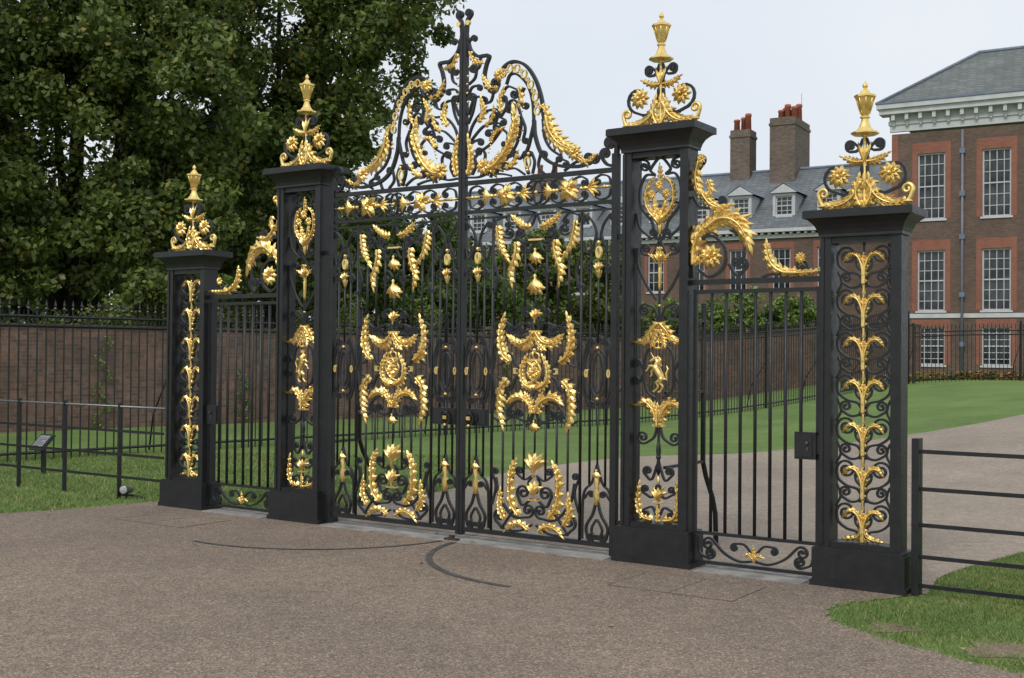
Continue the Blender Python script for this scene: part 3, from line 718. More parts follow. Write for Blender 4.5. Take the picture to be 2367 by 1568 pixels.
    og.acanthus([(0.46,3.27),(0.54,3.30),(0.60,3.40)],0.028,4,tg)
    og.acanthus([(0.25,3.66),(0.32,3.72),(0.34,3.82)],0.026,4,tg)
    arc=catmull([(0.44,4.10),(0.53,4.13),(0.62,4.10),(0.71,3.99),(0.775,3.85),(0.80,3.70)],5)
    og.begin('gilded_chain')
    for i in range(0,len(arc)-1,2):
        c=arc[i]; og.ring(c,0.026 if i%4==0 else 0.014,0.034 if i%4==0 else 0.014,0.010,0.02,tg,12)
    og.end(); og.begin('gilded_chain')
    og.ring((0.70,3.30),0.028,0.045,0.012,0.02,tg,14); og.ball(0.70,tg,3.23,0.018); og.ball(0.71,tg,3.37,0.018); og.end()
    og.begin('gilded_bead_string')
    for z in(4.20,4.12,4.05,3.97,3.89): og.ball(0.07+0.02*math.sin(z*9),tg,z,0.012)
    og.end(); og.begin('gilded_bead_string')
    for k in range(9): og.ball(0.62-0.05*math.sin(k*0.5),tg,3.5+0.035*k,0.009)
    og.end(); og.begin('gilded_bead_string')
    for k in range(8): og.ball(0.29+0.01*k,tg,3.42+0.035*k*(1-0.05*k),0.009)
    og.end()
    og.disc((0.05,4.60),0.024,0.03,-0.015)
    D['overthrow_scrollwork']=(o,IRON); D['gilded_boss']=(og,GOLD)
    return D
def leaf_thing(mirror,name,D,label):
    sg=-1 if mirror else 1
    e=gempty(name,sg*1.585,GT,label,'gate leaf',group='pair of wrought iron gate leaves')
    for k,(mb,mat) in D.items():
        if mb.pieces: mb.split(k,mat,e,off=(1.585,0,0),mirror=mirror)
        else: mb.obj(k,mat,e,off=(1.585,0,0),mirror=mirror)
    return e
LD=build_leaf()
leaf_thing(False,'gate_leaf',LD,'tall black wrought iron gate leaf with gilded leaves, closed')
leaf_thing(True,'gate_leaf',LD,'tall black wrought iron gate leaf with gilded leaves, closed')

# ---------------------------------------------------------------- pedestrian gates and side overthrows
def build_side():
    fr=MB()
    fr.box(2.262,2.292,-0.016,0.016,0.05,2.17); fr.box(3.25,3.282,-0.016,0.016,0.05,2.17)
    fr.box(2.2925,3.2495,-0.014,0.014,2.135,2.165); fr.box(2.2925,3.2495,-0.014,0.014,0.27,0.295)
    fr.box(2.2925,3.2495,-0.014,0.014,0.045,0.07)
    br=MB()
    for k in range(7):
        s=2.2925+0.9575*(k+1)/8; br.tube([(s,0,0.295),(s,0,2.135)],0.0140,6)
    sc=MB(); g=MB(); c=2.77
    for q in(1,-1):
        X=lambda P:[(c+q*a,z) for a,z in P]
        sc.scroll(X([(0.01,0.10),(0.12,0.09),(0.24,0.14),(0.34,0.235)]),0.05,-q,1.3,w=0.018,d=0.024)
        sc.scroll(X([(0.46,0.26),(0.45,0.13),(0.38,0.09)]),0.045,-q,1.6,w=0.018,d=0.024)
        sc.scroll(X([(0.02,0.16),(0.08,0.22),(0.16,0.22)]),0.03,-q,1.4,w=0.016,d=0.02)
        g.acanthus(X([(0.005,0.12),(0.035,0.15),(0.075,0.14)]),0.016,3,-0.015)
    g.acanthus([(c,0.10),(c,0.21)],0.018,4,-0.018)
    g.pieces=[]
    lk=MB(); lk.box(3.10,3.262,-0.05,-0.0165,0.90,1.10); lk.box(3.115,3.235,-0.058,-0.0505,0.92,1.08); lk.box(3.262,3.30,-0.035,0.03,0.94,1.08)
    kn=MB(); kn.ball(3.20,-0.068,1.02,0.013); kn.box(3.194,3.206,-0.062,-0.0585,0.965,0.99)
    o=MB(); og=MB(); t=0; tg=-0.018
    o.box(2.236,3.304,-0.02,0.02,2.205,2.245)
    o.scroll([(2.25,2.26),(2.24,2.45),(2.30,2.56),(2.42,2.58),(2.52,2.48),(2.51,2.34),(2.40,2.265),(2.30,2.32)],None,w=0.022,d=0.028)
    o.scroll([(2.55,2.36),(2.62,2.27),(2.69,2.32)],0.050,1,1.4,w=0.020,d=0.026)
    o.scroll([(2.245,2.9),(2.30,2.82),(2.40,2.80),(2.50,2.82)],0.035,1,1.3,w=0.02,d=0.024)
    o.scroll([(2.245,2.95),(2.28,3.08),(2.34,3.16)],0.04,1,1.3,w=0.02,d=0.024)
    o.scroll([(2.82,2.25),(2.90,2.27),(3.02,2.265),(3.13,2.27)],0.055,1,1.2,w=0.02,d=0.024)
    o.scroll([(2.56,2.62),(2.66,2.56),(2.68,2.44),(2.64,2.36)],0.035,-1,1.3,w=0.018,d=0.024)
    og.rosette((2.40,2.42),0.105,tg)
    og.acanthus([(2.255,2.36),(2.26,2.50),(2.31,2.61),(2.41,2.68)],0.072,7,tg,rib=0.018)
    og.acanthus([(2.36,2.64),(2.47,2.71),(2.58,2.70),(2.67,2.62),(2.72,2.49)],0.080,9,tg-0.006,rib=0.017)
    og.acanthus([(2.30,3.17),(2.275,3.06),(2.29,2.96),(2.34,2.89)],0.042,7,tg,rib=0.012)
    og.acanthus([(2.33,2.92),(2.39,2.84),(2.47,2.80),(2.57,2.81)],0.042,6,tg,rib=0.011)
    og.rosette((2.32,3.185),0.045,tg)
    og.acanthus([(2.38,3.02),(2.40,2.95),(2.37,2.88)],0.034,5,tg)
    og.acanthus([(3.10,2.275),(2.99,2.285),(2.91,2.34),(2.87,2.42),(2.86,2.50)],0.044,8,tg,rib=0.015)
    og.acanthus([(3.02,2.28),(3.14,2.275),(3.28,2.285)],0.030,7,tg,rib=0.012)
    og.rosette((3.13,2.385),0.045,tg)
    og.tube([(3.13,0,2.27),(3.13,0,2.36)],0.009,5)
    return (fr,br,sc,g,lk,kn),(o,og)
(A,B)=build_side()
for mir in(False,True):
    sg=-1 if mir else 1
    e=gempty('pedestrian_gate',sg*2.27,GT,'narrow black iron side gate with plain bars and lock box, closed','side gate',group='side gates of the gateway')
    for mb,n,mt in zip(A,('frame','vertical_bars','bottom_scrollwork','gilded_sprig','lock_box','knob'),(IRON,IRON,IRON,GOLD,IRON,STEEL)):
        mb.obj(n,mt,e,off=(2.27,0,0),mirror=mir)
    e=gempty('side_overthrow',sg*2.77,GT,'gilded acanthus scroll cresting above the side gate','gate cresting',group='side crestings of the gateway')
    B[0].obj('scrollwork',IRON,e,off=(2.77,0,0),mirror=mir)
    B[1].split('gilded_stem',GOLD,e,off=(2.77,0,0),mirror=mir)
    e=gempty('back_stay',sg*1.95,SD+0.02,'black iron back stay bracing the tall pier','iron stay',group='stays behind the tall piers')
    st=MB(); st.tube([(0,0.72,2.10),(0,0.72,0.75),(0,0.78,0.62),(0,0.92,0.42),(0,0.98,0.28),(0,1.0,0.0)],0.024,6)
    st.obj('upright',IRON,e)
    for z in(0.75,1.35,1.95):
        tk=MB(); tk.box(-0.014,0.014,0.0,0.70,z-0.012,z+0.012); tk.obj('tie_bar',IRON,e)
e=gempty('gate_stop',0,-0.05,'small rusty iron stop at foot of the gates','gate stop')
m=MB(); m.box(-0.07,0.07,-0.025,0.025,0.006,0.03); m.box(-0.02,0.02,-0.02,0.02,0.03,0.055); m.obj('stop_block',RUST,e)

# ---------------------------------------------------------------- ground
def mk(name,v,f,mat,kind='structure',label=None,cat=None):
    me=bpy.data.meshes.new(name); me.from_pydata(v,[],f); me.update(); me.materials.append(mat)
    o=bpy.data.objects.new(name,me); COL.objects.link(o); o['kind']=kind
    o['label']=label or name; o['category']=cat or name; return o
xs=[-600,-300,-150,-80,-50]+[-35+0.5*i for i in range(171)]+[60,90,150,300,600]
ys=[-300,-100,-40,-20]+[-12+0.5*i for i in range(165)]+[80,100,150,300,600,900]
V=[(x,y,gh(x,y)) for y in ys for x in xs]; nx=len(xs)
F=[(j*nx+i,j*nx+i+1,(j+1)*nx+i+1,(j+1)*nx+i) for j in range(len(ys)-1) for i in range(nx-1)]
mk('ground',V,F,GRASS,label='mown green lawn rising gently toward the palace',cat='lawn')
fore=[GW(-4.0,0.32)]+catmull([(-3.95,12.74),(-5.1,11.78),(-7.5,10.2),(-12,7.5),(-20,4)],8)+[(-20,-10),(16,-10)]+catmull([(9,0.6),(4.5,4.4),(2.85,5.95),(2.35,6.62),(2.12,7.05),(2.02,7.4),(2.12,7.7),(2.55,8.0),(2.95,8.2)],12)+[GW(4.0,0.32)]
rng=random.Random(3)
fore=[(x+rng.uniform(-0.03,0.03),y+rng.uniform(-0.03,0.03)) for x,y in fore]
mk('forecourt',[(x,y,0.005) for x,y in fore],[tuple(range(len(fore)))],GRAVEL,label='brown bound gravel forecourt before the gates',cat='gravel')
Lp=catmull([GW(-2.3,0.325),(-1.6,12.7),(-0.7,14.3),(0.0,16.4),(1.87,18.9),(3.75,19.7),(5.7,20.8),(7.7,22),(10.2,23.8),(16,29),(24,38)],8)
Rp=catmull([GW(4.0,0.325),(3.35,8.95),(4.4,10.0),(5.4,10.9),(6.5,12),(7.8,13.1),(9,14.2),(13,18),(16,21),(20,25),(29,34)],8)
V=[];K=24
for a,b in zip(Lp,Rp):
    for k in range(K+1):
        x=a[0]+(b[0]-a[0])*k/K; y=a[1]+(b[1]-a[1])*k/K; V.append((x,y,gh(x,y)+0.006))
F=[(i*(K+1)+k,i*(K+1)+k+1,(i+1)*(K+1)+k+1,(i+1)*(K+1)+k) for i in range(len(Lp)-1) for k in range(K)]
mk('path',V,F,PATHM,label='pale gravel drive curving up beyond the gates',cat='path')
def gslab(name,s0,s1,t0,t1,z0,z1,mat,label,cat,kind='structure'):
    V=[(*GW(s,t),z) for z in(z0,z1) for s,t in((s0,t0),(s1,t0),(s1,t1),(s0,t1))]
    return mk(name,V,[(0,3,2,1),(4,5,6,7),(0,1,5,4),(1,2,6,5),(2,3,7,6),(3,0,4,7)],mat,kind,label,cat)
for s0,s1 in((-3.2,-2.34),(-1.56,1.56),(2.34,3.2)):
    n=max(1,round((s1-s0)/0.8))
    for k in range(n):
        a=s0+(s1-s0)*k/n; b=s0+(s1-s0)*(k+1)/n
        gslab('threshold_slab',a+0.003,b-0.003,-0.10,0.26,0.0,0.012,SILL,'pale worn stone threshold slab under the gate','stone slab')
for sg in(1,-1):
    P=[]; A1=90 if sg>0 else 98
    for k in range(41):
        a=R(A1)*k/40
        P.append((sg*(1.56-1.5*math.cos(a)),GT-1.5*math.sin(a),a))
    V=[];n=len(P)
    hw=0.026 if sg>0 else 0.020
    for i,(s,t,a) in enumerate(P):
        cs=sg*-math.cos(a); sn=-math.sin(a)
        for w in(-hw,-hw*0.35,hw*0.35,hw):
            x,y=GW(s+cs*w,t+sn*w); V.append((x,y,0.0095 if abs(w)>0.015 else 0.0072))
    F=[(4*i+k,4*i+k+1,4*i+k+5,4*i+k+4) for i in range(n-1) for k in range(3)]
    o=mk('gate_track',V,F,STEEL,'structure','curved steel gate track set in the gravel','gate track')
    del o['kind']; o['group']='curved gate tracks'
for (x,y,w,h) in((1.27,8.38,0.95,0.62),(-3.3,11.45,0.95,0.62)):
    e=empty('access_cover',(x,y,0.005),-TH,'rectangular gravel filled access cover flush with the forecourt','drain cover',group='access covers in the forecourt')
    r=MB()
    for k in range(3):
        a=-w/2+w*k/2; r.box(a-0.003,a+0.003,-h/2,h/2,0.001,0.004)
    for yy in(-h/2,h/2):
        for k in range(2):
            r.box(-w/2+w*k/2+0.0035,-w/2+w*(k+1)/2-0.0035,yy-0.003,yy+0.003,0.001,0.004)
    r.obj('rim',COVER,e)
    p=MB()
    for k in range(2):
        p.box(-w/2+w*k/2+0.006,-w/2+w*(k+1)/2-0.006,-h/2+0.006,h/2-0.006,0.0005,0.003)
    p.obj('gravel_infill',GRAVEL,e)

# ---------------------------------------------------------------- grass blades
def inpoly(x,y,P):
    c=np.zeros(len(x),bool); n=len(P); j=n-1
    for i in range(n):
        xi,yi=P[i];xj,yj=P[j]
        m=((yi>y)!=(yj>y))&(x<(xj-xi)*(y-yi)/((yj-yi) or 1e-9)+xi); c^=m; j=i
    return c
def blades(x,y,h,w):
    n=len(x); z=np.array([gh(a,b) for a,b in zip(x,y)])
    a=np.random.rand(n)*2*np.pi; hh=h*(0.4+np.random.rand(n)*1.0); ln=hh*np.random.rand(n)*1.3; b=np.random.rand(n)*2*np.pi
    v=np.zeros((n,3,3))
    v[:,0]=np.c_[x-np.cos(a)*w,y-np.sin(a)*w,z]; v[:,1]=np.c_[x+np.cos(a)*w,y+np.sin(a)*w,z]
    v[:,2]=np.c_[x+np.cos(b)*ln,y+np.sin(b)*ln,z+hh]
    return v.reshape(-1,3),3
def npmesh(name,v,k,mat,smooth=False):
    me=bpy.data.meshes.new(name); n=len(v)//k
    me.vertices.add(len(v)); me.vertices.foreach_set('co',v.astype(np.float32).ravel())
    me.loops.add(len(v)); me.loops.foreach_set('vertex_index',np.arange(len(v),dtype=np.int32))
    me.polygons.add(n); me.polygons.foreach_set('loop_start',np.arange(0,len(v),k,dtype=np.int32))
    me.polygons.foreach_set('loop_total',np.full(n,k,dtype=np.int32))
    me.update(calc_edges=True); me.materials.append(mat)
    o=bpy.data.objects.new(name,me); COL.objects.link(o); return o
def region(n,x0,x1,y0,y1,edge=0.0):
    x=np.random.uniform(x0,x1,n); y=np.random.uniform(y0,y1,n)
    jx=x+np.random.randn(n)*edge; jy=y+np.random.randn(n)*edge
    k=~inpoly(jx,jy,fore)
    pp=Lp+Rp[::-1]; k&=~inpoly(x,y,pp)
    s=(x-CX)*CT-(y-CY)*ST; t=(x-CX)*ST+(y-CY)*CT
    k&=~((abs(s)<4.0)&(t>-0.15)&(t<0.35))
    pn=np.sin(x*3.1+1.3*np.sin(y*2.3))*np.sin(y*3.7+x)+0.35*np.random.randn(n)
    k&=(pn<0.75)
    bare=np.exp(-(((x-2.80)/0.34)**2+((y-6.62)/0.24)**2))+0.75*np.exp(-(((x-2.3)/0.28)**2+((y-7.15)/0.22)**2))+0.6*np.exp(-(((x-3.1)/0.3)**2+((y-7.2)/0.2)**2))
    k&=(np.random.rand(n)>bare*1.0)
    return x[k],y[k]
# worn earth patches under the thin grass
DIRT=m_gravel('worn_earth',(0.11,0.085,0.05),(0.20,0.16,0.10),(0.30,0.25,0.16))
for cx_,cy_,a_,b_ in((2.82,6.62,0.26,0.17),(2.34,7.15,0.16,0.13)):
    P=[]
    for k in range(40):
        q=2*math.pi*k/40; rr=1+0.18*math.sin(3*q+cx_)+0.12*math.sin(7*q)+rng.uniform(-0.06,0.06)
        P.append((cx_+a_*rr*math.cos(q),cy_+b_*rr*math.sin(q),0.0035))
    mk('worn_earth_patch',P,[tuple(range(40))],DIRT,label='worn patch of bare brown earth in the grass',cat='earth')
x,y=region(200000,1.9,5.2,5.3,10.5,0.05)
v,k=blades(x,y,0.022,0.0028); o=npmesh('grass',v,k,BLADE); o['kind']='stuff'; o['label']='short green grass beside the forecourt'; o['category']='grass'
x,y=region(130000,-9.5,-0.5,10.5,19.0,0.05)
v,k=blades(x,y,0.034,0.005); o=npmesh('grass',v,k,BLADE); o['kind']='stuff'; o['label']='short green lawn grass beside the low fence'; o['category']='grass'
n=260
lx=np.random.uniform(-6.5,4.5,n); ly=np.random.uniform(5,19,n); kk=inpoly(lx,ly,fore); kk=(~kk)|(np.random.rand(n)<0.25); lx,ly=lx[kk],ly[kk]; n=len(lx)
lz=np.array([gh(a,b) for a,b in zip(lx,ly)])+np.where(inpoly(lx,ly,fore+[]),0.012,0.03)
a=np.random.rand(n)*6.28; s=0.012+0.016*np.random.rand(n); v=np.zeros((n,4,3))
for j in range(4):
    q=a+j*np.pi/2; v[:,j]=np.c_[lx+np.cos(q)*s*(1 if j%2 else 0.7),ly+np.sin(q)*s*(1 if j%2 else 0.7),lz+0.006*(j%2)]
DRY=m_leaf('dry_leaves',[(0,(0.16,0.09,0.03)),(0.5,(0.28,0.18,0.06)),(1,(0.4,0.3,0.1))],0.7,0.0)
o=npmesh('fallen_leaves',v.reshape(-1,3),4,DRY); o['kind']='stuff'; o['label']='scattered small dry fallen leaves on grass and gravel'; o['category']='leaves'

# ---------------------------------------------------------------- fences
def rail_fence(s0,s1,posts,rails,label,H):
    e=gempty('rail_fence',s0,GT,label,'fence',group='low estate rail fences')
    for i,s in enumerate(posts):
        p=MB(); p.box(s-s0-0.012,s-s0+0.012,-0.022,0.022,-0.1,H); p.obj('post',IRON,e)
    for i,z in enumerate(rails):
        a,b=sorted((0,s1-s0)); r=MB()
        if i==0 and s0<0: r.tube([(a,-0.0,z),(b,-0.0,z)],0.0125,8); r.obj('top_rail',GALV,e)
        else: r.box(a,b,-0.031,-0.0225,z-0.014,z+0.014); r.obj('rail',IRON,e)
    return e
e=rail_fence(3.97,8.0,[3.99,6.2,7.9],[1.0,0.74,0.49,0.27,0.07],'low black iron rail fence continuing from the gate pier',0.99)
p=MB(); p.box(-0.02,0.03,-0.06,0.04,0,1.09); p.obj('end_post',IRON,e)
rail_fence(-3.97,-9.5,[-4.75,-5.75,-6.65,-7.9,-9.2],[1.03,0.76,0.50,0.25],'low black iron rail fence on the lawn with bright top rail',1.07)
def railing(p0,p1,h,label,name='railing_fence',step=0.14,post=3.0,br=0.0115):
    L=math.dist(p0,p1); rz=math.atan2(p1[1]-p0[1],p1[0]-p0[0])
    e=empty(name,(p0[0],p0[1],0),rz,label,'railings',group='tall spiked railings')
    g=lambda d: gh(p0[0]+(p1[0]-p0[0])*d/L,p0[1]+(p1[1]-p0[1])*d/L)
    bars=MB(); n=int(L/step)
    for i in range(n):
        d=i*step+step/2; z=g(d)
        bars.tube([(d,0,z),(d,0,z+h-0.13)],br,4,False)
        bars.lathe(d,0,[(br,z+h-0.13),(0.024,z+h-0.10),(0.009,z+h-0.075),(0.022,z+h-0.05),(0.001,z+h+0.04)],4,False)
        bars.tube([(d+step/2,0,z+h-0.30),(d+step/2,0,z+h-0.12)],[0.009,0.002],4,False)
    o=bars.obj('spiked_bars',IRON,e); o['kind']='stuff'
    m=max(1,int(L/post))
    for zz in(0.12,h-0.36,h-0.22):
        r=MB(); K=max(6,int(L/1.5)); 
        r.tube([(L*k/K,0,g(L*k/K)+zz) for k in range(K+1)],0.021,4,False); r.obj('rail',IRON,e)
    for k in range(m+1):
        d=min(L-0.05,L*k/m); z=g(d); q=MB()
        q.box(d-0.03,d+0.03,-0.03,0.03,z-0.1,z+h-0.02)
        q.lathe(d,0,[(0.028,z+h-0.02),(0.045,z+h),(0.02,z+h+0.03),(0.05,z+h+0.075),(0.05,z+h+0.10),(0.012,z+h+0.15),(0.002,z+h+0.17)],8)
        q.tube([(d,0.02,z+1.3),(d,0.5,z+0.6),(d,0.62,z)],0.016,5); q.obj('post',IRON,e)
railing((-12,12.2),(13.6,40),2.38,'tall black spiked iron railings along the lawn before brick wall',br=0.0135)
railing((13.75,40.0),(25,40.5),1.95,'tall black spiked iron railings in front of the palace',br=0.010)

# ---------------------------------------------------------------- garden wall
def garden_wall(p0,p1,h):
    L=math.dist(p0,p1); rz=math.atan2(p1[1]-p0[1],p1[0]-p0[0])
    e=empty('garden_wall',(p0[0],p0[1],0),rz,'long weathered brown brick garden wall with climbing plants','wall')
    K=40; m=MB(); c=MB(); fn=lambda d: gh(p0[0]+(p1[0]-p0[0])*d/L,p0[1]+(p1[1]-p0[1])*d/L)
    V=[];C=[]
    for k in range(K+1):
        d=L*k/K; z=fn(d)
        V+=[(d,-0.17,z-0.3),(d,-0.17,z+h),(d,0.17,z+h),(d,0.17,z-0.3)]
        C+=[(d,-0.19,z+h+0.002),(d,-0.19,z+h+0.08),(d,0.19,z+h+0.08),(d,0.19,z+h+0.002)]
    F=[(4*i+a,4*i+(a+1)%4,4*i+4+(a+1)%4,4*i+4+a) for i in range(K) for a in range(4)]+[(0,1,2,3),(4*K,4*K+3,4*K+2,4*K+1)]
    m.add(V,F); m.obj('brickwork',BRICKW,e); c.add(C,F); c.obj('brick_coping',BRICKO,e)
    return e,L,rz
WP0,WP1=(-20,14.0),(17.5,50.4)
we,WL,WRZ=garden_wall(WP0,WP1,2.12)

# ---------------------------------------------------------------- foliage
def leafcloud(centers,radii,n,size,flat=1.0):
    k=len(centers); idx=np.random.randint(0,k,n)
    c=np.array(centers)[idx]; r=np.array(radii)[idx]
    d=np.random.randn(n,3); d/=np.linalg.norm(d,axis=1)[:,None]
    rr=np.random.rand(n)**0.45
    c=c+d*(r*rr)[:,None]*np.array([1,1,flat])
    nrm=np.random.randn(n,3)*0.75+d*0.5+np.array([0,-0.15,0.5]); nrm/=np.linalg.norm(nrm,axis=1)[:,None]
    a=np.cross(nrm,np.random.randn(n,3)); a/=np.linalg.norm(a,axis=1)[:,None]; b=np.cross(nrm,a)
    s=(size*(0.6+0.8*np.random.rand(n)))[:,None]
    v=np.zeros((n,4,3)); v[:,0]=c-a*s; v[:,1]=c+b*s*0.62-a*s*0.1; v[:,2]=c+a*s*0.9+nrm*s*0.15; v[:,3]=c-b*s*0.62-a*s*0.1
    return v.reshape(-1,3)
def clumps(blobs,per,cr=0.3):
    C=[];Q=[]
    for (x,y,z,r) in blobs:
        for i in range(per):
            d=np.random.randn(3); d/=np.linalg.norm(d)
            q=r*np.random.uniform(0.30,1.0)
            C.append((x+d[0]*q,y+d[1]*q,z+d[2]*q*0.85)); Q.append(r*cr*np.random.uniform(0.5,1.25))
    return C,Q
def tree(name,base,blobs,nl,size,mat,label,trunk_r=0.35,per=44,cr=0.25):
    bx,by=base; bz=gh(bx,by)
    e=empty(name,(bx,by,bz),0,label,'tree')
    zc=min(b[2] for b in blobs)
    tr=MB(); fork=max(0.8,zc*0.45)
    tr.tube([(0,0,-0.2),(0.05,0,fork*0.5),(0.0,0.05,fork)],[trunk_r*1.25,trunk_r,trunk_r*0.8],9)
    tr.obj('trunk',BARK,e)
    lb=MB()
    for (x,y,z,r) in blobs:
        lb.tube(catmull([(0,0.03,fork*0.92),(x*0.35,y*0.35+0.6,fork+(z-fork)*0.5),(x*0.9,y*0.9+0.5,z)],5),[trunk_r*0.4*(1-0.85*i/10) for i in range(11)],6)
        for i in range(5):
            d=np.random.randn(3); d/=np.linalg.norm(d)
            lb.tube([(x*0.8,y*0.8+0.4,fork+(z-fork)*0.85),(x+d[0]*r*0.5,y+d[1]*r*0.5,z+d[2]*r*0.5),(x+d[0]*r*0.9,y+d[1]*r*0.9,z+d[2]*r*0.75)],[trunk_r*0.10,trunk_r*0.06,0.01],5)
    lb.obj('limbs',BARK,e)
    C,Q=clumps(blobs,per,cr)
    o=npmesh('crown',leafcloud(C,Q,nl,size,0.8),4,mat); o.parent=e
    return e
tree('plane_tree',(-11.5,30),[(-3,0,6,3.4),(1.5,-1,6.5,3.4),(-1,0,10.5,4.2),(3,0,11.5,3.6),(-4,1,12,3.5),(0,0,15,3.5),(3,-2,4.4,2.4),(-4.5,-2.5,4.2,2.6),(-1,-2.5,4.4,2.5),(-2,-2,7.5,2.8),(1,-2,9.5,2.6),(3.2,-1.5,8.0,2.6)],140000,0.086,LEAF1,'huge spreading plane tree in full dark leaf behind the wall',0.5)
tree('plane_tree',(-7.0,34),[(0,0,6.8,3.0),(-2,-1,10.5,3.6),(2.0,0,10.6,3.2),(3.8,-1,13.2,2.7),(0,0,14,3.6),(1.6,-1,8.2,2.3),(3.1,-2,11.7,2.7),(0.5,-2,4.4,2.2),(-1.5,-1,8.0,2.4)],110000,0.086,LEAF1,'tall plane tree with drooping edge against the sky',0.45)
tree('plane_tree',(-16.5,25),[(0,0,6,3.6),(2,0,9.5,3.6),(-2,0,10,3.5),(1,0,13.0,3.2),(3,1,4,2.6),(0.5,-1,3.8,2.4),(2.2,-0.5,6.2,2.6),(3.6,-1,3.6,1.8)],85000,0.08,LEAF1,'broad plane tree with dense dark leaves behind the wall',0.4)
tree('plane_tree',(-8.5,42),[(-3,0,5,3.6),(1.5,0,5.0,3.2),(-6,0,6,4),(-1,0,8.2,3.0)],40000,0.125,LEAF1,'shaded tree among the taller planes',0.4)
tree('garden_tree',(-3.2,41),[(0,0,3.6,1.9),(1.7,0,3.8,1.6),(-1.8,0,3.9,2.2),(3.0,0,3.3,1.5),(0.4,0.5,5.4,1.5),(-1.5,0,6.0,1.6)],28000,0.09,LEAF2,'rounded green garden tree above the wall',0.2)
tree('garden_tree',(1.1,46),[(0,0,3.6,1.7),(-0.9,0,4.8,1.4),(0.9,0,5.0,1.3),(0,0,5.8,1.2)],15000,0.10,LEAF1,'upright dark garden tree above the wall',0.2)
tree('garden_tree',(3.6,49),[(0,0,3.6,1.8),(1.2,0,2.8,1.4),(-1.5,0,3.2,1.5),(0.2,0,5.3,1.4)],16000,0.11,LEAF1,'dark rounded garden tree before the brick house',0.2)
tree('garden_tree',(9.9,50),[(0,0,3.0,1.4),(1.6,0,2.9,1.3),(3.0,0,2.8,1.2),(-1.4,0,2.7,1.2)],15000,0.085,LEAF2,'low bright green garden tree above the wall',0.12)
tree('garden_tree',(7.4,53),[(0,0,3.0,1.5),(-2,0,2.8,1.5)],8000,0.10,LEAF2,'low dark garden tree before the brick house',0.12)
ud=((WP1[0]-WP0[0])/WL,(WP1[1]-WP0[1])/WL)
for j in range(9):
    d=8.5+j*2.3; x=WP0[0]+ud[0]*d-0.75*1.4; y=WP0[1]+ud[1]*d+0.75*1.4
    e=empty('shrub',(x,y,gh(x,y)),0,'bushy green shrub showing over the garden wall','shrub',group='shrubs behind the garden wall')
    hh=2.5+0.5*math.sin(j*2.1)
    C=[(random.uniform(-1.3,1.3),random.uniform(-0.4,0.5),random.uniform(0.9,hh)) for _ in range(24)]
    o=npmesh('leaves',leafcloud(C,[0.42]*24,5600,0.055,1.0),4,LEAF1); o.parent=e
    s=MB()
    for q in range(4): s.tube([(0,0,-0.1),(random.uniform(-0.6,0.6),0,1.2),(random.uniform(-1.1,1.1),0,2.1)],[0.05,0.03,0.01],5)
    s.obj('stems',BARK,e)
C=[];Q=[]
for i in range(260):
    a=random.random(); x=-42+a*41; y=50+random.uniform(-3,5)
    C.append((x,y,random.uniform(0.5,8.5 if x<-11 else 6.0))); Q.append(random.uniform(1.2,2.2))
o=npmesh('wood',leafcloud(C,Q,60000,0.2,1.0),4,LEAF3); o['kind']='stuff'; o['label']='dark distant trees seen as one mass'; o['category']='wood'
for d,hh in((12.4,1.3),(15.6,1.9),(19.0,1.2),(27.5,1.5),(34,1.5)):
    x=WP0[0]+ud[0]*d; y=WP0[1]+ud[1]*d; z=gh(x,y)
    e=empty('wall_creeper',(x+0.25*ud[1],y-0.25*ud[0],z),WRZ,'thin green creeper climbing the brick wall','climbing plant',group='creepers on the wall')
    C=[(0.15*math.sin(k*1.3+d),0.03,hh*k/14) for k in range(15)]; Q=[0.07+0.06*random.random() for k in C]
    o=npmesh('leaves',leafcloud(C,Q,260,0.035,1.2)*np.array([1,0.5,1]),4,LEAF2); o.parent=e
    s=MB(); s.tube([(0.15*math.sin(k*1.3+d),0.04,hh*k/14) for k in range(15)],0.008,4); s.obj('stem',BARK,e)
C=[(13+k*0.12,41.5+random.uniform(0,0.8),gh(13+k*0.12,41.8)+0.12) for k in range(90)]
o=npmesh('flower_border',leafcloud(C,[0.22]*90,7000,0.06,0.8),4,FLOW); o['kind']='stuff'; o['label']='low border of orange flowers before the palace'; o['category']='flowers'

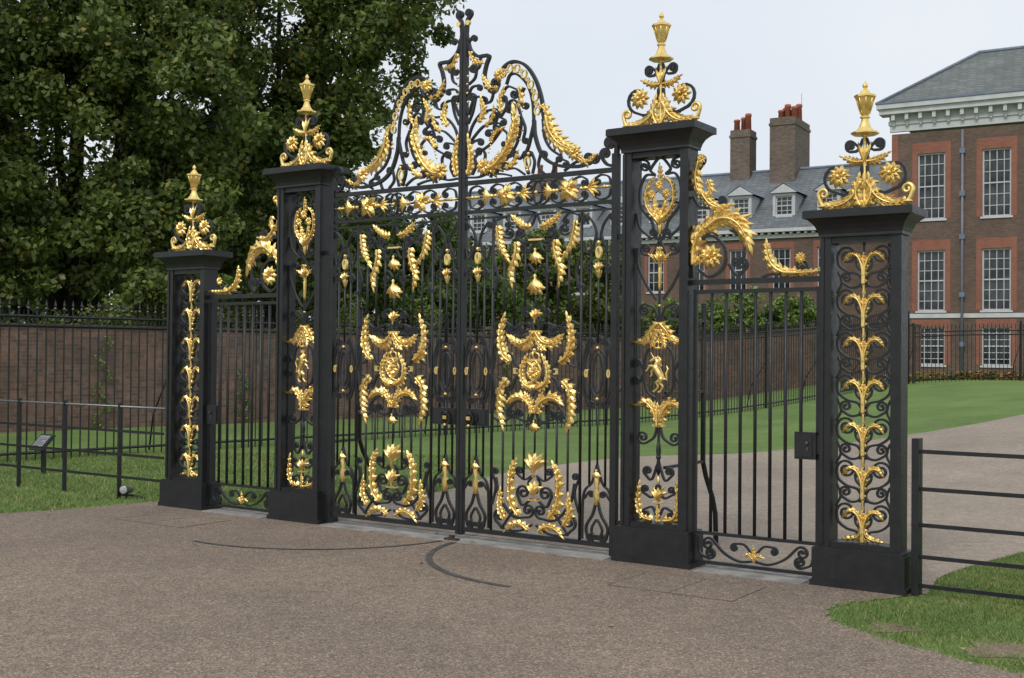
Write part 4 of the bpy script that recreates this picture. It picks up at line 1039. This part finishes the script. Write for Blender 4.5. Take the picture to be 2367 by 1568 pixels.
# ---------------------------------------------------------------- buildings
def wall_open(m,x0,x1,z0,z1,y,th,ops):
    X=sorted({x0,x1,*[o[0] for o in ops],*[o[1] for o in ops]}); Z=sorted({z0,z1,*[o[2] for o in ops],*[o[3] for o in ops]})
    for a,b in zip(X,X[1:]):
        for c,d in zip(Z,Z[1:]):
            mx,mz=(a+b)/2,(c+d)/2
            if any(o[0]<mx<o[1] and o[2]<mz<o[3] for o in ops): continue
            m.add([(a,y,c),(b,y,c),(b,y,d),(a,y,d)],[(0,1,2,3)])
    for o in ops:
        a,b,c,d=o
        m.add([(a,y,c),(b,y,c),(b,y,d),(a,y,d),(a,y+th,c),(b,y+th,c),(b,y+th,d),(a,y+th,d)],[(0,4,5,1),(1,5,6,2),(2,6,7,3),(3,7,4,0)])
def window_meshes(w,h,nx,nz,sur=0.3,arch=0.45,sill=True):
    g=MB(); g.box(-w/2,w/2,0.16,0.18,0,h)
    f=MB(); bw=0.07
    f.box(-w/2,-w/2+bw,0.09,0.155,0,h); f.box(w/2-bw,w/2,0.09,0.155,0,h)
    f.box(-w/2+bw,w/2-bw,0.09,0.155,0,bw); f.box(-w/2+bw,w/2-bw,0.09,0.155,h-bw,h)
    f.box(-w/2+bw,w/2-bw,0.095,0.15,h/2-0.03,h/2+0.03)
    for i in range(1,nx):
        x=-w/2+w*i/nx; f.box(x-0.018,x+0.018,0.11,0.145,bw,h/2-0.03); f.box(x-0.018,x+0.018,0.11,0.145,h/2+0.03,h-bw)
    for j in range(1,nz):
        if j*2==nz: continue
        z=h*j/nz; f.box(-w/2+bw,w/2-bw,0.115,0.14,z-0.016,z+0.016)
    if sill: f.box(-w/2-0.08,w/2+0.08,-0.06,0.088,-0.09,-0.003)
    s=MB()
    if sur:
        s.box(-w/2-sur,-w/2,-0.012,0.05,0.0,h); s.box(w/2,w/2+sur,-0.012,0.05,0.0,h)
        s.box(-w/2-sur,w/2+sur,-0.014,0.05,h+0.002,h+arch)
    return g,f,s
def add_windows(e,locs,w,h,nx,nz,**k):
    G,Fm,S=window_meshes(w,h,nx,nz,**k); first=None
    for (x,y,z) in locs:
        if first is None:
            a=G.obj('window',GLASS,e,loc=(x,y,z)); b=Fm.obj('frame',WHITE,a); c=S.obj('brick_surround',BRICKR,a) if S.v else None
            first=(a,b,c)
        else:
            a=copyto(first[0],e); a.location=(x,y,z); copyto(first[1],a)
            if first[2]: copyto(first[2],a)
BR=-R(30)
zb=0.6
e=empty('brick_palace',(18.14,55.9,zb),BR,'three storey brown brick palace block with red dressings and slate roof','palace')
Wd=13.0; Z=lambda z:z-zb
wins=[1.82,4.69,7.56,10.43]
rows=[(8.2,11.33),(3.87,6.73),(1.33,3.12)]
ops=[(x-0.62,x+0.62,Z(a),Z(b)) for x in wins for a,b in rows]
m=MB(); wall_open(m,0,Wd,-0.5,Z(12.35),0,0.18,ops)
m.add([(0,0,-0.5),(0,7,-0.5),(0,7,Z(12.35)),(0,0,Z(12.35)),(Wd,0,-0.5),(Wd,7,-0.5),(Wd,7,Z(12.35)),(Wd,0,Z(12.35))],[(0,3,2,1),(4,5,6,7),(1,2,6,5)])
m.obj('wall',BRICKP,e)
for a,b in rows: add_windows(e,[(x,0,Z(a)) for x in wins],1.24,b-a,4,6,sur=0.25,arch=0.5 if b>4 else 0.35)
m=MB(); m.box(-0.06,Wd,-0.05,-0.001,Z(3.54),Z(3.74)); m.obj('string_course',WHITE,e)
m=MB(); m.box(0,0.3,-0.012,-0.001,Z(3.8),Z(12.3)); m.obj('brick_dressing',BRICKR,e)
m=MB()
m.box(-0.08,Wd,-0.08,0.1,Z(12.45),Z(12.78)); m.box(-0.14,Wd,-0.14,0.2,Z(12.78),Z(12.95))
m.box(-0.5,Wd,-0.50,0.3,Z(13.25),Z(13.50)); m.box(-0.6,Wd,-0.62,0.3,Z(13.50),Z(13.72))
m.box(-0.10,Wd,-0.10,0.25,Z(12.95),Z(13.25))
x=0.05
while x<Wd: m.box(x,x+0.16,-0.42,-0.101,Z(12.955),Z(13.245)); m.box(x+0.03,x+0.13,-0.24,-0.141,Z(12.72),Z(12.95)); x+=0.62
m.obj('cornice',WHITE,e)
r=MB(); a=3.6; zr=Z(16.7); z0=Z(13.73)
r.add([(-0.6,-0.6,z0),(Wd,-0.6,z0),(Wd,7.8,z0),(-0.6,7.8,z0),(a-0.2,a,zr),(Wd,a,zr)],[(0,1,5,4),(3,0,4),(2,3,4,5),(0,3,2,1)])
r.obj('roof',SLATE2,e)
m=MB(); m.tube([(-0.6,-0.6,z0+0.03),(a-0.2,a,zr+0.03),(Wd,a,zr+0.03)],0.09,6); m.box(-0.6,Wd,-0.66,-0.60,z0,z0+0.10); m.obj('lead_ridge',LEAD,e)
m=MB(); m.tube([(3.22,-0.12,0),(3.22,-0.12,Z(12.3))],0.06,8)
for z in(2.2,4.5,7.2,9.2,11.2): m.box(3.10,3.34,-0.2,-0.04,Z(z),Z(z)+0.22)
m.obj('drainpipe',LEAD,e)
zb2=0.4
Xl,Yl=-5.4,74.9
e=empty('brick_house',(Xl,Yl,zb2),BR,'long two storey brick house with slate roof and white dormers','house')
Lh=28.7; Z=lambda z:z-zb2
dx0=(16.71-Xl)/math.cos(R(30)); dors=[dx0-2.45*k for k in range(0,11)]
ops=[(x-0.5,x+0.5,Z(a),Z(b)) for x in dors for a,b in((5.3,7.55),(1.6,4.0))]
m=MB(); wall_open(m,0,Lh,-0.5,Z(8.1),0,0.18,ops)
m.add([(0,0,-0.5),(0,9,-0.5),(0,9,Z(8.1)),(0,0,Z(8.1)),(Lh,0,-0.5),(Lh,9,-0.5),(Lh,9,Z(8.1)),(Lh,0,Z(8.1))],[(0,3,2,1),(4,5,6,7),(1,2,6,5)])
m.add([(0,0,Z(8.1)),(0,9,Z(8.1)),(0,4.5,Z(12.3))],[(0,1,2)])
m.obj('wall',BRICKP,e)
add_windows(e,[(x,0,Z(5.3)) for x in dors],1.0,2.25,3,4,sur=0.2,arch=0.35)
add_windows(e,[(x,0,Z(1.6)) for x in dors],1.0,2.4,3,4,sur=0.2,arch=0.35)
m=MB(); m.box(-0.1,Lh,-0.12,-0.001,Z(8.1),Z(8.3)); m.box(-0.2,Lh,-0.40,-0.002,Z(8.42),Z(8.62))
x=0
while x<Lh-0.2: m.box(x,x+0.15,-0.30,-0.003,Z(8.3),Z(8.42)); x+=0.4
m.obj('cornice',WHITE,e)
r=MB(); r.add([(-0.1,-0.42,Z(8.64)),(Lh,-0.42,Z(8.64)),(Lh,4.5,Z(12.5)),(-0.1,4.5,Z(12.5)),(Lh,9.4,Z(8.64)),(-0.1,9.4,Z(8.64))],[(0,1,2,3),(3,2,4,5),(0,5,4,1)])
r.obj('roof',SLATE,e)
m=MB(); m.tube([(-0.1,4.5,Z(12.52)),(Lh,4.5,Z(12.52))],0.1,6); m.obj('lead_ridge',LEAD,e)
first=None
for x in dors:
    d=MB(); zb_=Z(9.35)
    d.box(-0.62,-0.47,0.4,2.4,0,1.25); d.box(0.47,0.62,0.4,2.4,0,1.25); d.box(-0.469,0.469,0.4,0.6,-0.15,0.04); d.box(-0.469,0.469,0.4,2.4,1.10,1.25)
    d.add([(-0.78,0.25,1.26),(0.78,0.25,1.26),(0,0.25,1.75),(-0.78,0.33,1.26),(0.78,0.33,1.26),(0,0.33,1.75)],[(0,1,2),(3,5,4),(0,3,4,1)])
    if first is None:
        a=d.obj('dormer',WHITE,e,loc=(x,0,zb_))
        rr=MB(); rr.add([(-0.82,0.22,1.27),(0,0.22,1.80),(0.82,0.22,1.27),(-0.82,3.2,1.27),(0,4.0,1.80),(0.82,3.2,1.27)],[(0,1,4,3),(1,2,5,4)]); b=rr.obj('dormer_roof',LEAD,a)
        g,f,s=window_meshes(0.94,1.06,3,4,sur=0,sill=False); c=g.obj('window',GLASS,a,loc=(0,0.40,0.04)); f2=f.obj('frame',WHITE,a,loc=(0,0.40,0.04))
        first=(a,b,c,f2)
    else:
        a=copyto(first[0],e); a.location=(x,0,zb_)
        for q in first[1:]: copyto(q,a)
def chimney(e,x0,x1,y0,y1,z0,z1,npot):
    m=MB(); m.box(x0,x1,y0,y1,z0,z1-0.45); m.box(x0-0.05,x1+0.05,y0-0.05,y1+0.05,z1-0.45,z1-0.3); m.box(x0,x1,y0,y1,z1-0.3,z1); c=m.obj('chimney',BRICKC,e)
    for k in range(npot):
        p=MB(); xx=x0+0.25+(x1-x0-0.5)*k/max(1,npot-1); hh=0.85+0.15*((k*7)%3-1)
        p.lathe(xx,(y0+y1)/2+0.25*((k%2)-0.5),[(0.19,z1),(0.17,z1+hh*0.8),(0.20,z1+hh*0.82),(0.20,z1+hh*0.95),(0.14,z1+hh)],10); p.obj('chimney_pot',POT,c)
def xat(px,back):
    a=(px-1183.5)/2700
    bx,by=Xl+back*0.5,Yl+back*0.866
    return (a*by-bx)/(0.866+0.5*a)
chimney(e,xat(1693,4.5),xat(1738,4.5),3.9,5.1,Z(11.0),Z(15.0),3)
chimney(e,xat(1790,4.5),xat(1848,4.5),3.4,6.4,Z(11.0),Z(15.4),6)
chimney(e,xat(1240,4.5),xat(1285,4.5),3.6,5.4,Z(11.0),Z(13.3),2)
m=MB(); m.tube([(xat(1850,5),5,Z(13)),(xat(1850,5),5,Z(17.0))],0.014,5); m.obj('aerial',LEAD,e)

# ---------------------------------------------------------------- small things
e=empty('information_plaque',(-6.25,15.6,0),R(-30),'small grey tilted plaque on a short black post in grass','sign')
m=MB(); m.box(-0.03,0.03,0.0,0.04,-0.05,0.40); m.obj('post',IRON,e)
m=MB(); a=[(-0.13,-0.12,0.34),(0.13,-0.12,0.34),(0.13,0.08,0.53),(-0.13,0.08,0.53)]
m.add(a+[(x,y+0.03,z-0.02) for x,y,z in a],[(0,1,2,3),(7,6,5,4),(0,4,5,1),(1,5,6,2),(2,6,7,3),(3,7,4,0)]); m.obj('tray',IRON,e)
def onp(u,v,o=0.0):
    y=-0.12+0.20*v; z=0.34+0.19*v; return (-0.13+0.26*u,y-0.004-o*0.7,z+0.004+o*0.7)
m=MB(); m.add([onp(0.12,0.12),onp(0.88,0.12),onp(0.88,0.88),onp(0.12,0.88)],[(0,1,2,3)]); m.obj('plaque_face',PLQ,e)
m=MB()
for k in range(6):
    v0=0.20+0.10*k; r_=0.80 if k%3 else 0.55
    m.add([onp(0.2,v0,0.003),onp(r_,v0,0.003),onp(r_,v0+0.03,0.003),onp(0.2,v0+0.03,0.003)],[(0,1,2,3)])
m.obj('printed_lines',PRINT,e)
e=empty('floodlight',(-4.30,13.1,-0.02),R(-100),'small round grey ground floodlight in the grass','lamp')
m=MB(); m.tube([(0,0,-0.05),(0,0,0.07)],0.012,6); m.box(-0.03,0.03,-0.06,0.06,0.05,0.065); m.obj('stake',IRON,e)
m=MB(); m.tube([(-0.10,0,0.105),(0.0,0,0.115),(0.07,0,0.125)],[0.030,0.048,0.055],12); m.obj('housing',STEEL,e)
m=MB(); m.tube([(0.071,0,0.125),(0.076,0,0.1255)],[0.047,0.042],12); m.obj('lens',LENS,e)
m=MB(); m.tube([(0,0.05,0.06),(0.0,0.16,0.05),(0,0.22,0.02)],0.012,6); m.obj('cable_gland',IRON,e)

# ---------------------------------------------------------------- light, sky, camera
EL,RO=R(48),R(200)
w=bpy.data.worlds.new('World'); scene.world=w; w.use_nodes=True; nt=w.node_tree
bg=nt.nodes['Background']; sky=nt.nodes.new('ShaderNodeTexSky'); sky.sky_type='NISHITA'; sky.sun_disc=False
sky.sun_elevation=EL; sky.sun_rotation=RO; sky.dust_density=5; sky.air_density=1.0
tc=nt.nodes.new('ShaderNodeTexCoord')
nz=noise(nt,tc.outputs['Generated'],2.2,5,0.5)
cl=ramp(nt,nz,[(0.3,(6.9,7.45,8.2)),(0.7,(8.0,8.3,8.7))])
mx=mixc(nt,0.93,sky.outputs[0],cl)
nt.links.new(mx,bg.inputs[0]); bg.inputs[1].default_value=0.112
sd=bpy.data.lights.new('sun','SUN'); sd.energy=1.35; sd.angle=R(12); sd.color=(1,0.95,0.88)
so=bpy.data.objects.new('sun',sd); COL.objects.link(so)
dv=Vector((math.sin(R(-25))*math.cos(EL),-math.cos(R(-25))*math.cos(EL),math.sin(EL)))
so.rotation_euler=dv.to_track_quat('Z','Y').to_euler()
cd=bpy.data.cameras.new('camera'); co=bpy.data.objects.new('camera',cd); COL.objects.link(co)
cd.sensor_width=36; cd.lens=2700/2367*36; cd.clip_end=3000
co.matrix_world=Matrix.Translation((0,0,1.65))@Matrix.Rotation(R(90.76),4,'X')@Matrix.Rotation(R(0.5),4,'Z')
scene.camera=co
scene.view_settings.view_transform='Standard'; scene.view_settings.look='None'; scene.view_settings.exposure=0
